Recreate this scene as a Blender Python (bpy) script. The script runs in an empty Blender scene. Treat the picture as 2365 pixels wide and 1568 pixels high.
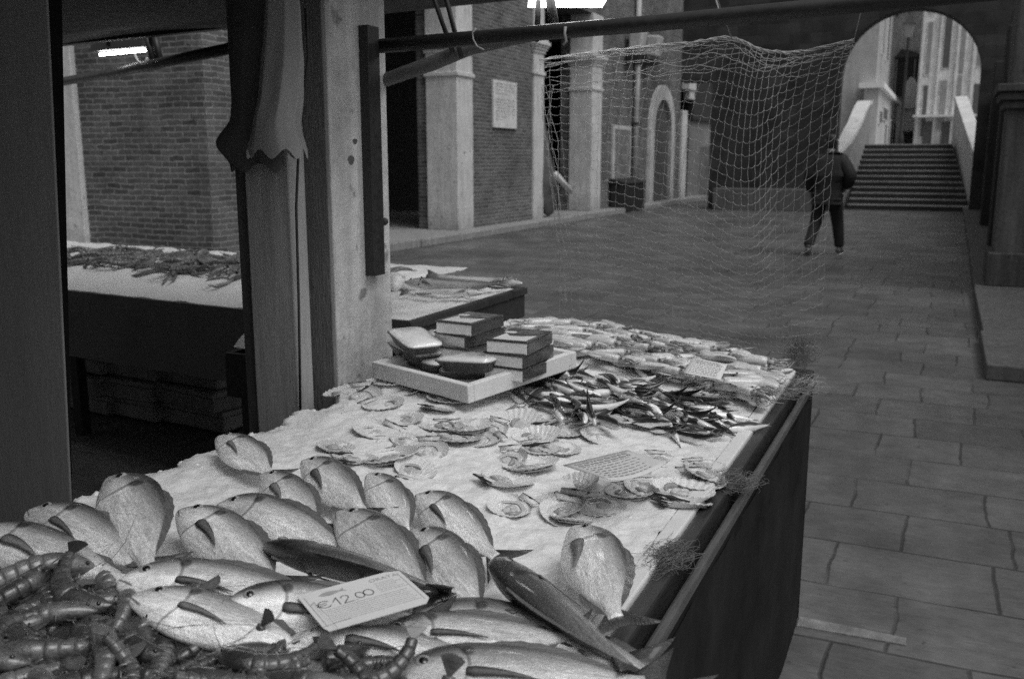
import bpy, math, random
from mathutils import Vector, Matrix, noise
random.seed(11)
S = bpy.context.scene
COL = S.collection
PI = math.pi
W, H, F, HC = 2365., 1568., 2150., 1.55
PITCH = math.radians(10.9507); YAW = math.radians(24.7058)
FW = Vector((-math.sin(YAW)*math.cos(PITCH), math.cos(YAW)*math.cos(PITCH), -math.sin(PITCH)))
RT = Vector((math.cos(YAW), math.sin(YAW), 0)); UP = RT.cross(FW)
CAM = Vector((0, 0, HC))

# ---- survey helpers: sight lines used to read off real positions on real planes
def ray(x, y): return RT*(x-W/2)+UP*(H/2-y)+FW*F
def onz(x, y, z):
    d = ray(x, y); return CAM+d*((z-HC)/d.z)
def onx(x, y, X):
    d = ray(x, y); return CAM+d*(X/d.x)
def ony(x, y, Y):
    d = ray(x, y); return CAM+d*(Y/d.y)
def sm(a, b, t):
    t = min(1, max(0, (t-a)/(b-a))); return t*t*(3-2*t)
def hz(x, y):     # ice surface of the main stall
    h = .868+.052*sm(-.45, -1.35, x)+.035*sm(2.2, 3.0, y)*sm(-.6, -1.2, x)+.02*sm(2.3, 3.0, y)
    h += .012*sm(1.3, .8, y)
    return h
def ice(px, py, dz=0.):
    z = .9
    for _ in range(6):
        p = onz(px, py, z+dz); z = hz(p.x, p.y)
    return Vector((p.x, p.y, z+dz))

# ---- objects
def link(o): COL.objects.link(o); return o
def tag(o, label=None, cat=None, group=None, kind=None):
    if label: o['label'] = label
    if cat: o['category'] = cat
    if group: o['group'] = group
    if kind: o['kind'] = kind
    return o
def thing(name, label, cat, loc=(0, 0, 0), group=None):
    o = bpy.data.objects.new(name, None); o.empty_display_size = .05
    link(o); o.location = loc
    return tag(o, label, cat, group)
def kids(o): return [c for c in COL.objects if c.parent == o]
def copy_tree(o, parent=None):
    c = o.copy(); link(c); c.parent = parent
    for k in list(o.children): copy_tree(k, c)
    return c

class MB:
    def __init__(s): s.v = []; s.f = []
    def add(s, vs, fs):
        n = len(s.v); s.v += [tuple(p) for p in vs]; s.f += [tuple(i+n for i in f) for f in fs]; return s
    def box(s, x0, x1, y0, y1, z0, z1):
        return s.add([(x0,y0,z0),(x1,y0,z0),(x1,y1,z0),(x0,y1,z0),(x0,y0,z1),(x1,y0,z1),(x1,y1,z1),(x0,y1,z1)],
                     [(0,3,2,1),(4,5,6,7),(0,1,5,4),(1,2,6,5),(2,3,7,6),(3,0,4,7)])
    def hexa(s, b, t):
        return s.add(list(b)+list(t), [(0,3,2,1),(4,5,6,7),(0,1,5,4),(1,2,6,5),(2,3,7,6),(3,0,4,7)])
    def prism(s, pts, d):       # closed outline (list of Vectors), extruded by d
        n = len(pts); d = Vector(d)
        vs = [Vector(p) for p in pts]+[Vector(p)+d for p in pts]
        return s.add(vs, [tuple(range(n))[::-1], tuple(range(n, 2*n))]+[(i, (i+1) % n, (i+1) % n+n, i+n) for i in range(n)])
    def loft(s, rings, cap=True, closed=True):
        n = len(rings[0]); vs = [p for r in rings for p in r]; fs = []
        for i in range(len(rings)-1):
            for j in range(n if closed else n-1):
                k = (j+1) % n; fs.append((i*n+j, i*n+k, (i+1)*n+k, (i+1)*n+j))
        if cap and closed: fs += [tuple(range(n))[::-1], tuple(range((len(rings)-1)*n, len(rings)*n))]
        return s.add(vs, fs)
    def tube(s, pts, r, n=8, cap=True):
        pts = [Vector(p) for p in pts]; m = len(pts)
        rs = r if isinstance(r, (list, tuple)) else [r]*m
        rings = []; up = None
        for i, p in enumerate(pts):
            t = (pts[min(i+1, m-1)]-pts[max(i-1, 0)]).normalized()
            if up is None:
                up = Vector((0, 0, 1)) if abs(t.z) < .9 else Vector((1, 0, 0))
            a = t.cross(up).normalized(); up = a.cross(t).normalized()
            rings.append([p+(a*math.cos(2*PI*j/n)+up*math.sin(2*PI*j/n))*rs[i] for j in range(n)])
        return s.loft(rings, cap)
    def lathe(s, prof, c=(0, 0, 0), n=20):
        c = Vector(c)
        return s.loft([[c+Vector((r*math.cos(2*PI*j/n), r*math.sin(2*PI*j/n), z)) for j in range(n)] for r, z in prof])
    def ball(s, c, rx, ry=None, rz=None, n=10, m=7):
        ry = ry or rx; rz = rz or rx; c = Vector(c)
        return s.loft([[c+Vector((rx*math.sin(PI*(i+.02)/(m+.04))*math.cos(2*PI*j/n), ry*math.sin(PI*(i+.02)/(m+.04))*math.sin(2*PI*j/n), -rz*math.cos(PI*i/m))) for j in range(n)] for i in range(m+1)])
    def mesh(s, name, mat, smooth=False):
        me = bpy.data.meshes.new(name); me.from_pydata(s.v, [], s.f); me.validate(); me.update()
        if mat: me.materials.append(mat)
        if smooth:
            for p in me.polygons: p.use_smooth = True
        return me
    def build(s, name, mat, parent=None, smooth=False, bevel=0, local=False, sub=0):
        if parent is not None and not local:       # world coordinates -> parent space
            o0 = Vector(parent.location); p = parent.parent
            while p is not None: o0 += Vector(p.location); p = p.parent
            s.v = [tuple(Vector(q)-o0) for q in s.v]
        o = bpy.data.objects.new(name, s.mesh(name, mat, smooth)); link(o)
        if parent is not None: o.parent = parent
        if bevel:
            b = o.modifiers.new('bevel', 'BEVEL'); b.width = bevel; b.segments = 2; b.limit_method = 'ANGLE'
        if sub:
            b = o.modifiers.new('sub', 'SUBSURF'); b.levels = sub; b.render_levels = sub
        return o
def part(name, me, parent):
    o = bpy.data.objects.new(name, me); link(o); o.parent = parent; return o

# ---- materials (all neutral grey: the photograph is black and white)
class NT:
    def __init__(s, name):
        s.m = bpy.data.materials.new(name); s.m.use_nodes = True
        s.t = s.m.node_tree; s.t.nodes.clear()
        s.out = s.n('ShaderNodeOutputMaterial'); s.b = s.n('ShaderNodeBsdfPrincipled')
        s.l(s.b.outputs[0], s.out.inputs[0])
    def n(s, ty, **k):
        n = s.t.nodes.new(ty)
        for a, b in k.items(): setattr(n, a, b)
        return n
    def l(s, a, b): s.t.links.new(a, b)
    def i(s, sock, v):
        if hasattr(v, 'links'): s.l(v, sock)
        else: sock.default_value = v
    def math(s, op, a, b=0., c=None, clamp=False):
        n = s.n('ShaderNodeMath', operation=op, use_clamp=clamp); s.i(n.inputs[0], a); s.i(n.inputs[1], b)
        if c is not None: s.i(n.inputs[2], c)
        return n.outputs[0]
    def mr(s, v, a, b, c, d, smooth=False):
        n = s.n('ShaderNodeMapRange'); n.interpolation_type = 'SMOOTHSTEP' if smooth else 'LINEAR'
        for k, x in zip(range(5), (v, a, b, c, d)): s.i(n.inputs[k], x)
        return n.outputs[0]
    def mix(s, f, a, b):
        n = s.n('ShaderNodeMix', data_type='FLOAT'); s.i(n.inputs[0], f); s.i(n.inputs[2], a); s.i(n.inputs[3], b)
        return n.outputs[0]
    def coord(s, scale=(1, 1, 1), rnd=False, rot=(0, 0, 0)):
        tc = s.n('ShaderNodeTexCoord'); mp = s.n('ShaderNodeMapping'); mp.inputs['Scale'].default_value = scale; mp.inputs['Rotation'].default_value = rot
        s.l(tc.outputs['Object'], mp.inputs['Vector'])
        if rnd:
            oi = s.n('ShaderNodeObjectInfo'); s.i(mp.inputs['Location'], s.math('MULTIPLY', oi.outputs['Random'], 37.))
        return mp.outputs[0]
    def rand(s): return s.n('ShaderNodeObjectInfo').outputs['Random']
    def noise(s, vec, scale, detail=5, rough=.55, dist=0.):
        n = s.n('ShaderNodeTexNoise'); s.l(vec, n.inputs['Vector'])
        n.inputs['Scale'].default_value = scale; n.inputs['Detail'].default_value = detail; n.inputs['Roughness'].default_value = rough; n.inputs['Distortion'].default_value = dist
        return n.outputs[0]
    def vor(s, vec, scale, feature='F1'):
        n = s.n('ShaderNodeTexVoronoi', feature=feature); s.l(vec, n.inputs['Vector']); n.inputs['Scale'].default_value = scale
        return n.outputs['Distance']
    def cell(s, vec, scale):
        n = s.n('ShaderNodeTexVoronoi'); s.l(vec, n.inputs['Vector']); n.inputs['Scale'].default_value = scale
        b = s.n('ShaderNodeRGBToBW'); s.l(n.outputs['Color'], b.inputs[0]); return b.outputs[0]
    def ramp(s, v, pts):
        n = s.n('ShaderNodeValToRGB'); r = n.color_ramp
        for k, (p, c) in enumerate(pts):
            e = r.elements[k] if k < 2 else r.elements.new(p)
            e.position = p; e.color = (c, c, c, 1)
        s.l(v, n.inputs[0]); return n.outputs[0]
    def bump(s, h, st=.3, d=.01, prev=None):
        n = s.n('ShaderNodeBump'); n.inputs['Strength'].default_value = st; n.inputs['Distance'].default_value = d
        s.l(h, n.inputs['Height'])
        if prev is not None: s.l(prev, n.inputs['Normal'])
        return n.outputs[0]
    def col(s, v): s.i(s.b.inputs['Base Color'], v if hasattr(v, 'links') else (v, v, v, 1))
    def set(s, rough=.6, metal=0, coat=0, spec=.5, sss=0, trans=0):
        s.i(s.b.inputs['Roughness'], rough); s.b.inputs['Metallic'].default_value = metal; s.b.inputs['Coat Weight'].default_value = coat
        s.b.inputs['Coat Roughness'].default_value = .12
        s.b.inputs['Specular IOR Level'].default_value = spec
        if sss:
            s.b.inputs['Subsurface Weight'].default_value = sss; s.b.inputs['Subsurface Radius'].default_value = (.02,)*3; s.b.inputs['Subsurface Scale'].default_value = .4
        s.b.inputs['Transmission Weight'].default_value = trans
def pm(name, base, var=.25, scale=6, rough=.6, bump=.0, bs=60, bd=.004, stretch=(1, 1, 1), rnd=True, each=.1, **k):
    t = NT(name); c = t.coord(stretch, rnd)
    n1 = t.noise(c, scale, 6, .6); n2 = t.noise(c, scale*5.3, 4, .6)
    v = t.math('ADD', t.math('MULTIPLY', n1, .7), t.math('MULTIPLY', n2, .3))
    t.col(t.math('MULTIPLY', t.mr(v, .3, .7, base*(1-var), base*(1+var)), t.mr(t.rand(), 0, 1, 1-each, 1+each)))
    t.set(rough=t.mr(n2, .3, .7, max(.03, rough-.12), min(1, rough+.12)), **k)
    if bump: t.l(t.bump(t.noise(c, bs, 5, .6), bump, bd), t.b.inputs['Normal'])
    return t.m
def brick_mat(name, axis, c1, c2, mortar, bw=.27, rh=.078, patch=.0, wear=.5, dirt=0.):
    t = NT(name); tc = t.n('ShaderNodeTexCoord'); sp = t.n('ShaderNodeSeparateXYZ'); t.l(tc.outputs['Object'], sp.inputs[0])
    o = tc.outputs['Object']
    cb = t.n('ShaderNodeCombineXYZ')
    wob = t.noise(o, 2.3, 3); wob2 = t.noise(o, 9, 2)
    u = t.math('ADD', sp.outputs[axis], t.math('MULTIPLY', wob2, .04))
    z = t.math('ADD', sp.outputs[2], t.math('ADD', t.math('MULTIPLY', wob, .05), t.math('MULTIPLY', wob2, .018)))
    t.l(u, cb.inputs[0]); t.l(z, cb.inputs[1])
    b = t.n('ShaderNodeTexBrick'); t.l(cb.outputs[0], b.inputs['Vector'])
    b.inputs['Scale'].default_value = 1; b.inputs['Brick Width'].default_value = bw; b.inputs['Row Height'].default_value = rh
    b.inputs['Mortar Size'].default_value = .011; b.inputs['Mortar Smooth'].default_value = .4; b.inputs['Bias'].default_value = -.1
    b.inputs['Color1'].default_value = (c1, c1, c1, 1); b.inputs['Color2'].default_value = (c2, c2, c2, 1); b.inputs['Mortar'].default_value = (mortar,)*3+(1,)
    bw_ = t.n('ShaderNodeRGBToBW'); t.l(b.outputs['Color'], bw_.inputs[0])
    big = t.noise(o, 1.1, 6, .6); fine = t.noise(o, 34, 5, .7)
    v = t.math('MULTIPLY', bw_.outputs[0], t.mr(big, .25, .75, 1-wear, 1+wear))
    v = t.math('MULTIPLY', v, t.mr(fine, .25, .75, .55, 1.45))
    hole = t.math('MULTIPLY', t.mr(t.noise(o, 6.5, 4, .6), .66, .74, 0, 1), t.mr(big, .4, .6, .3, 1), clamp=True)
    v = t.mix(hole, v, c2*.35)
    if patch: v = t.mix(t.mr(t.noise(o, .8, 6, .65), .56, .66, 0, patch), v, mortar*1.15)
    t.col(v); t.set(rough=.85, spec=.25)
    hgt = t.math('SUBTRACT', t.math('ADD', t.math('MULTIPLY', b.outputs['Fac'], -.6), t.math('MULTIPLY', fine, .8)), t.math('MULTIPLY', hole, 2.))
    t.l(t.bump(hgt, .8, .02), t.b.inputs['Normal'])
    return t.m
def stone_mat(name, base, streak=.3, scale=3., foot=0., rough=.75):
    t = NT(name); c = t.coord(); s1 = t.noise(t.coord((5, 5, .5)), scale, 5, .65); n = t.noise(c, 18, 6, .7); pit = t.noise(c, 70, 3, .6); blot = t.noise(c, 2.2, 5, .6)
    v = t.math('MULTIPLY', t.mr(s1, .25, .75, base*(1-streak), base*(1+streak)), t.mr(n, .25, .75, .78, 1.2))
    v = t.math('MULTIPLY', v, t.mr(blot, .3, .7, .85, 1.12))
    v = t.math('MULTIPLY', v, t.mr(t.noise(c, 11, 3, .5), .66, .72, 1, .45))
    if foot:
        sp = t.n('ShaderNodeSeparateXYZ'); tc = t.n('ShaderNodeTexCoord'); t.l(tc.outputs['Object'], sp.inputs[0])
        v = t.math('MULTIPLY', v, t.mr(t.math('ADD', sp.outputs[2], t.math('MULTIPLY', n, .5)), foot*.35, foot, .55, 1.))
    t.col(v); t.set(rough=rough, spec=.3)
    t.l(t.bump(pit, .35, .006, t.bump(n, .4, .02)), t.b.inputs['Normal'])
    return t.m
def glow(name, v, st):
    t = NT(name); t.col(v); t.b.inputs['Emission Color'].default_value = (1, 1, 1, 1)
    tt = t.noise(t.coord(), 3, 2); t.i(t.b.inputs['Emission Strength'], t.mr(tt, .3, .7, st*.93, st*1.07)); return t.m
# ================= materials
def paving():
    t = NT('paving_stone'); tc = t.n('ShaderNodeTexCoord'); o = tc.outputs['Object']; sp = t.n('ShaderNodeSeparateXYZ'); t.l(o, sp.inputs[0])
    cb = t.n('ShaderNodeCombineXYZ'); wob = t.noise(o, 1.3, 4, .6)
    t.l(t.math('ADD', sp.outputs[0], t.math('MULTIPLY', wob, .1)), cb.inputs[0]); t.l(t.math('ADD', sp.outputs[1], t.math('MULTIPLY', wob, .04)), cb.inputs[1])
    b = t.n('ShaderNodeTexBrick'); t.l(cb.outputs[0], b.inputs['Vector']); b.inputs['Scale'].default_value = 1
    b.inputs['Brick Width'].default_value = .57; b.inputs['Row Height'].default_value = .43; b.inputs['Mortar Size'].default_value = .011; b.inputs['Mortar Smooth'].default_value = .9
    b.offset = .42; b.squash = .72; b.squash_frequency = 3
    for k, v in (('Color1', .132), ('Color2', .08), ('Mortar', .04)): b.inputs[k].default_value = (v, v, v, 1)
    bw = t.n('ShaderNodeRGBToBW'); t.l(b.outputs['Color'], bw.inputs[0])
    big = t.noise(o, .55, 5, .6); mid = t.noise(o, 5, 6, .7); fine = t.noise(t.coord((1.4, 6, 1)), 9, 5, .7)
    # joints show in some places and are filled in others
    v = t.mix(t.mr(t.noise(o, 1.7, 3), .36, .5, .1, .95), .104, bw.outputs[0])
    v = t.math('MULTIPLY', v, t.mr(big, .25, .75, .64, 1.4)); v = t.math('MULTIPLY', v, t.mr(mid, .25, .75, .7, 1.3)); v = t.math('MULTIPLY', v, t.mr(t.noise(o, 2.6, 6, .7), .3, .7, .75, 1.22)); v = t.math('MULTIPLY', v, t.mr(t.noise(o, 14, 3, .5), .68, .74, 1, .55)); v = t.math('MULTIPLY', v, t.mr(fine, .25, .75, .76, 1.24))
    t.col(v); t.set(rough=t.mr(t.noise(o, .9, 5, .65), .3, .7, .24, .72), spec=.5)
    hgt = t.math('ADD', t.math('MULTIPLY', b.outputs['Fac'], -.8), t.math('ADD', t.math('MULTIPLY', fine, .35), t.math('MULTIPLY', mid, .5)))
    t.l(t.bump(hgt, .5, .012), t.b.inputs['Normal']); return t.m
M_PAVE = paving()
M_BRICKX = brick_mat('old_brick_side', 1, .16, .08, .27, patch=.2, wear=.45)
M_BRICKY = brick_mat('old_brick_front', 0, .14, .065, .26, patch=.35, wear=.5)
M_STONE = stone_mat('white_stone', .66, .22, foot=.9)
M_STONE2 = stone_mat('pillar_stone', .55, .28)
M_KERB = stone_mat('kerb_stone', .3, .3)
M_DARKWALL = stone_mat('shade_dark_wall', .042, .35)  # near-black base holds the shade of the lane's end in the colour
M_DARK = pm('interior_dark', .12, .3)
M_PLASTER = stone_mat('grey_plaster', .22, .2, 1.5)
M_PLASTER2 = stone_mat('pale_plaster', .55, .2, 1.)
M_WHITE = stone_mat('istrian_stone', .72, .1)
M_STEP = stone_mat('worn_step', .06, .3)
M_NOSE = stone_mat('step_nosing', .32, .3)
M_WOODD = pm('dark_wood', .07, .4, 3, .65, .3, 30, .006, (9, 9, .8))
M_WOOD = pm('grey_wood', .33, .3, 3, .7, .3, 30, .006, (9, 9, .8))
M_POLE = pm('wood_pole', .11, .35, 3, .65, .3, 40, .004, (1, 8, 8))
M_IRON = pm('black_iron', .022, .3, 8, .5, .15, 60, .002)
M_STEEL = pm('dull_steel', .1, .3, 12, .38, .1, 80, .001, (1, .1, 1), metal=.6)
M_RAIL = pm('rail_paint', .035, .4, 14, .42, .2, 60, .002, (3, .6, 3))
M_SKIRT = pm('stall_skirt', .014, .7, 5, .75, .1, 30, .004, spec=.15)
M_TARP = pm('awning_canvas', .05, .25, 5, .85, .25, 12, .02)
M_CLOTH = pm('canvas_cloth', .3, .22, 3, .9, .35, 200, .002, (3, 3, .5))
M_CLOTHD = pm('dark_canvas', .07, .25, 4, .9, .3, 200, .002)
M_FOAM = pm('polystyrene', .72, .06, 20, .7, .25, 220, .002)
M_NET = pm('nylon_net', .32, .2, 40, .6)
M_PAPER = pm('card_paper', .68, .05, 12, .6, .05, 40, .001)
M_INK = pm('ink', .05, .2, 30, .6)
M_INKG = pm('grey_print', .4, .2, 60, .6)
M_CRATE = pm('dark_crate', .045, .25, 9, .5, .1, 60, .002)
M_CARTON = pm('carton_side', .8, .15, 20, .6, .1, 60, .001, (1, 1, 3))
M_CARTOND = pm('carton_lid', .035, .6, 26, .3, .3, 20, .01, coat=.8)
M_LABEL = pm('carton_label', .6, .1, 30, .4)
M_PRINT = pm('carton_print', .1, .9, 45, .35)
M_TRAYD = pm('plastic_tray', .08, .3, 9, .25)
M_FILM = pm('wrapped_fillet', .8, .15, 14, .18, .3, 50, .004, coat=.8)
M_LAMP = glow('lamp_panel', .9, 8)
M_TUBE = glow('lamp_tube', .9, 14)
M_JACKET = pm('dark_jacket', .014, .3, 9, .8, .4, 25, .01)
M_TROUSER = pm('dark_trousers', .018, .3, 9, .85, .3, 25, .01)
M_SKIN = pm('skin', .3, .1, 9, .55)
M_HAIR = pm('dark_hair', .015, .3, 30, .5, .6, 60, .004)
M_SHOE = pm('shoe', .09, .6, 16, .5)
M_SOLE = pm('pale_sole', .5, .2, 20, .6)
def leafm():
    return pm('foliage', .07, .5, 9, .6)
M_LEAF = leafm()
def icem():
    t = NT('crushed_ice'); c = t.coord(); a = t.math('ADD', t.vor(c, 95), t.math('MULTIPLY', t.cell(c, 140), .6)); b = t.noise(c, 60, 5, .7); g = t.noise(c, 7, 4, .6); d = t.noise(c, 170, 3, .6)
    t.col(t.math('MULTIPLY', t.mr(g, .3, .7, .74, .82), t.mr(b, .3, .7, .96, 1.03))); t.set(rough=.3, spec=.5)
    t.l(t.bump(t.math('ADD', t.math('MULTIPLY', a, .8), t.math('MULTIPLY', d, .5)), .3, .004, t.bump(b, .22, .006)), t.b.inputs['Normal']); return t.m
M_ICE = icem()
def fishm(name, pts, streak=.5, metal=.3, rough=.3, scales=75, spot=True, ymin=-.18, ymax=.21, mul=1.):
    t = NT(name); tc = t.n('ShaderNodeTexCoord'); o = tc.outputs['Object']; sp = t.n('ShaderNodeSeparateXYZ'); t.l(o, sp.inputs[0])
    x, y = sp.outputs[0], sp.outputs[1]
    rn = t.rand()
    loc = t.n('ShaderNodeMapping'); t.l(o, loc.inputs[0]); t.i(loc.inputs['Location'], t.math('MULTIPLY', rn, 50.)); loc.inputs['Scale'].default_value = (7, 30, 30)
    st = t.noise(loc.outputs[0], 1.6, 5, .7); fn = t.noise(loc.outputs[0], 6, 4, .7)
    yy = t.math('ADD', y, t.math('MULTIPLY', t.math('SUBTRACT', st, .5), .09))
    v = t.ramp(t.mr(yy, ymin, ymax, 0, 1), pts)
    v = t.math('MULTIPLY', v, t.mr(st, .25, .75, 1-streak, 1+streak)); v = t.math('MULTIPLY', v, t.mr(fn, .25, .75, .78, 1.22))
    pa = t.noise(loc.outputs[0], .35, 3, .5); v = t.math('MULTIPLY', v, t.mr(pa, .3, .7, .72, 1.22))
    v = t.math('MULTIPLY', v, t.mr(rn, 0, 1, .75*mul, 1.15*mul))
    if spot:
        dx = t.math('SUBTRACT', x, .255); dy = t.math('SUBTRACT', y, .085)
        d = t.math('SQRT', t.math('ADD', t.math('MULTIPLY', t.math('MULTIPLY', dx, dx), 1.8), t.math('MULTIPLY', dy, dy)))
        v = t.math('MULTIPLY', v, t.mr(d, .018, .045, .25, 1, True))
        # darker crown, mouth slit, fine rows of scales
        v = t.math('MULTIPLY', v, t.mix(t.mr(t.math('SUBTRACT', y, t.math('MULTIPLY', x, .3)), -.02, .045, 0, 1), 1., t.mr(x, .14, .32, .22, 1.)))
        ml = t.math('ABSOLUTE', t.math('ADD', y, t.math('ADD', .012, t.math('MULTIPLY', x, .42))))
        v = t.math('MULTIPLY', v, t.mix(t.mr(x, .07, .085, 1, 0), 1., t.mr(ml, .002, .007, .25, 1)))
        wv = t.n('ShaderNodeTexWave', wave_type='BANDS', bands_direction='Y'); wm = t.n('ShaderNodeMapping'); t.l(o, wm.inputs[0]); t.l(wm.outputs[0], wv.inputs['Vector'])
        wv.inputs['Scale'].default_value = 15; wv.inputs['Distortion'].default_value = 6; wv.inputs['Detail'].default_value = 3; wv.inputs['Detail Scale'].default_value = 1.5
        v = t.math('MULTIPLY', v, t.mix(t.mr(x, .26, .32, 0, 1), 1., t.mr(wv.outputs[1], 0, 1, .92, 1.05)))
        vc = t.n('ShaderNodeTexVoronoi'); vm = t.n('ShaderNodeMapping'); t.l(o, vm.inputs[0]); t.i(vm.inputs['Location'], t.math('MULTIPLY', rn, 9.)); vm.inputs['Scale'].default_value = (1, 1.4, 1.4); t.l(vm.outputs[0], vc.inputs['Vector']); vc.inputs['Scale'].default_value = 62
        vb = t.n('ShaderNodeRGBToBW'); t.l(vc.outputs['Color'], vb.inputs[0])
        v = t.math('MULTIPLY', v, t.mix(t.mr(x, .24, .3, 0, 1), 1., t.mr(vb.outputs[0], .25, .8, .93, 1.07)))
        # gill opening: a curved dark line behind the head
        gl = t.math('ABSOLUTE', t.math('SUBTRACT', x, t.math('SUBTRACT', .262, t.math('MULTIPLY', t.math('MULTIPLY', t.math('SUBTRACT', y, .01), t.math('SUBTRACT', y, .01)), 4.2))))
        v = t.math('MULTIPLY', v, t.mr(gl, .003, .011, .45, 1))
    t.col(v); t.set(rough=t.mr(fn, .3, .7, rough-.08, rough+.14), metal=metal, coat=.45)
    if scales:
        m2 = t.n('ShaderNodeMapping'); t.l(o, m2.inputs[0]); m2.inputs['Scale'].default_value = (1, 1.25, 1.25)
        sc = t.vor(m2.outputs[0], scales)
        body = t.mr(x, .25, .3, .0, 1.)
        t.l(t.bump(t.math('MULTIPLY', sc, body), .2, .006, t.bump(fn, .3, .012)), t.b.inputs['Normal'])
    return t.m
M_BREAM = fishm('bream_skin', [(0, .95), (.3, .93), (.5, .82), (.63, .56), (.74, .26), (.84, .06), (.95, .03)], streak=.42, metal=.1, rough=.2, scales=105)
M_BREAMD = fishm('bream_skin_dark', [(0, .75), (.3, .5), (.52, .26), (.7, .08), (1, .03)], streak=.7, metal=.1, rough=.2, scales=105)
M_BASS = fishm('bass_skin', [(0, .75), (.4, .7), (.6, .5), (.8, .2), (1, .05)], spot=False, scales=170, ymin=-.11, ymax=.11)
M_SARD = fishm('sardine_skin', [(0, .9), (.44, .85), (.55, .6), (.63, .05), (1, .02)], streak=.12, metal=.1, rough=.22, scales=0, spot=False, ymin=-.085, ymax=.08)
M_PALEF = fishm('pale_fish_skin', [(0, .8), (.5, .7), (.68, .4), (.82, .12), (1, .03)], scales=0, spot=False, ymin=-.055, ymax=.05, streak=.2, metal=.05)
M_FIN = pm('fin', .13, .4, 12, .4, .4, 20, .01, (1, 8, 8), coat=.3)
M_TAIL = pm('tail_fin_skin', .055, .5, 14, .35, .5, 16, .01, (1, 9, 9), coat=.4)
M_FIN2 = pm('pale_fin', .2, .4, 12, .4, .4, 20, .01, (1, 8, 8), coat=.3)
M_EYEW = pm('eye_ring', .35, .2, 9, .15, coat=.6)
M_EYE = pm('pupil', .012, .2, 9, .08, coat=1.)
M_SHELL = pm('shell', .68, .18, 22, .4, .5, 60, .004, coat=.3, each=.2)
M_SHELL2 = pm('shell_brown', .6, .2, 22, .45, .5, 60, .004, coat=.2)
M_FLESH = pm('scallop_flesh', .44, .12, 20, .22, .2, 60, .003, coat=.6)
M_CORAL = pm('coral', .3, .25, 26, .2, .3, 60, .003, coat=.7)
M_FRILL = pm('mantle_frill', .6, .25, 60, .25, .4, 120, .003, coat=.6)
M_HINGE = pm('hinge', .03, .3, 40, .6)
M_SQUID = pm('squid_skin', .6, .3, 26, .28, .2, 70, .003, coat=.6)
M_SQUIDT = pm('squid_arms', .3, .5, 60, .3, .3, 90, .003, coat=.5)
M_PRAWN = pm('prawn_shell', .06, .6, 9, .16, .4, 40, .006, coat=1., each=.5)
M_PRAWN2 = pm('prawn_shell_pale', .105, .6, 9, .16, .4, 40, .006, coat=1., each=.6)
M_FEELER = pm('feeler', .07, .3, 9, .4)
M_SCAMPI = pm('scampi_shell', .12, .6, 12, .3, .4, 40, .005, coat=.5)

M_MATT = pm('matt_black', .006, .2, 8, .9, spec=.1)
# ================= camera, light
cd = bpy.data.cameras.new('camera'); cam = bpy.data.objects.new('camera', cd); link(cam)
cd.sensor_fit = 'HORIZONTAL'; cd.sensor_width = 36; cd.lens = 36*F/W; cd.clip_start = .05; cd.clip_end = 1000
cam.location = CAM; cam.rotation_euler = (PI/2-PITCH, 0, YAW)
cd.dof.use_dof = True; cd.dof.focus_distance = 1.9; cd.dof.aperture_fstop = 6.3
S.camera = cam
w = bpy.data.worlds.new('World'); S.world = w; w.use_nodes = True
nt = w.node_tree; bg = nt.nodes['Background']; sk = nt.nodes.new('ShaderNodeTexSky'); sk.sky_type = 'NISHITA'; sk.sun_disc = False
SUN_EL, SUN_AZ = 60., 112.      # azimuth measured from +Y towards +X
sk.sun_elevation = math.radians(SUN_EL); sk.sun_rotation = math.radians(SUN_AZ); sk.dust_density = 4; sk.air_density = 1.5
bwn = nt.nodes.new('ShaderNodeRGBToBW'); nt.links.new(sk.outputs[0], bwn.inputs[0]); nt.links.new(bwn.outputs[0], bg.inputs[0]); bg.inputs[1].default_value = .08
sl = bpy.data.lights.new('sun', 'SUN'); so = bpy.data.objects.new('sun', sl); link(so); sl.energy = .75; sl.angle = math.radians(36); sl.color = (1, 1, 1)
d = Vector((math.sin(math.radians(SUN_AZ))*math.cos(math.radians(SUN_EL)), math.cos(math.radians(SUN_AZ))*math.cos(math.radians(SUN_EL)), math.sin(math.radians(SUN_EL))))
so.rotation_euler = d.to_track_quat('Z', 'Y').to_euler(); so.location = (3, 0, 12)
S.view_settings.view_transform = 'Standard'; S.view_settings.look = 'None'; S.view_settings.gamma = 1; S.view_settings.exposure = .35
S.render.engine = 'CYCLES'
S.cycles.use_denoising = False
S.cycles.max_bounces = 6

# ================= ground and setting
g = MB().add([(-300,-300,0),(300,-300,0),(300,400,0),(-300,400,0)], [(0,1,2,3)]).build('pavement', M_PAVE); tag(g, kind='structure', label='dark grey stone slab paving of the market lane')
k = MB()
for i in range(30):        # kerb stones of the arcade floor
    y0 = -8+i*1.5; k.box(-8.96+random.uniform(-.01, .01), -8.45+random.uniform(-.02, .02), y0+.006, y0+1.494, 0, .14+random.uniform(-.008, .008))
tag(k.build('kerb', M_KERB, bevel=.012), kind='structure', label='pale stone kerb along the brick arcade')
tag(MB().box(-16, -8.97, -8, 37, 0, .125).build('arcade_floor', M_KERB), kind='structure', label='stone floor inside the brick arcade')
k = MB()
for i in range(16):
    y0 = 7.3+i*1.5; k.box(.37+.01*i+random.uniform(-.01, .01), 3.4, y0+.004, y0+1.496, 0, .12+random.uniform(-.006, .006))
tag(k.build('raised_pavement', stone_mat('pavement_edge', .13, .3), bevel=.012), kind='structure', label='raised stone pavement along the right side of the lane')
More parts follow.
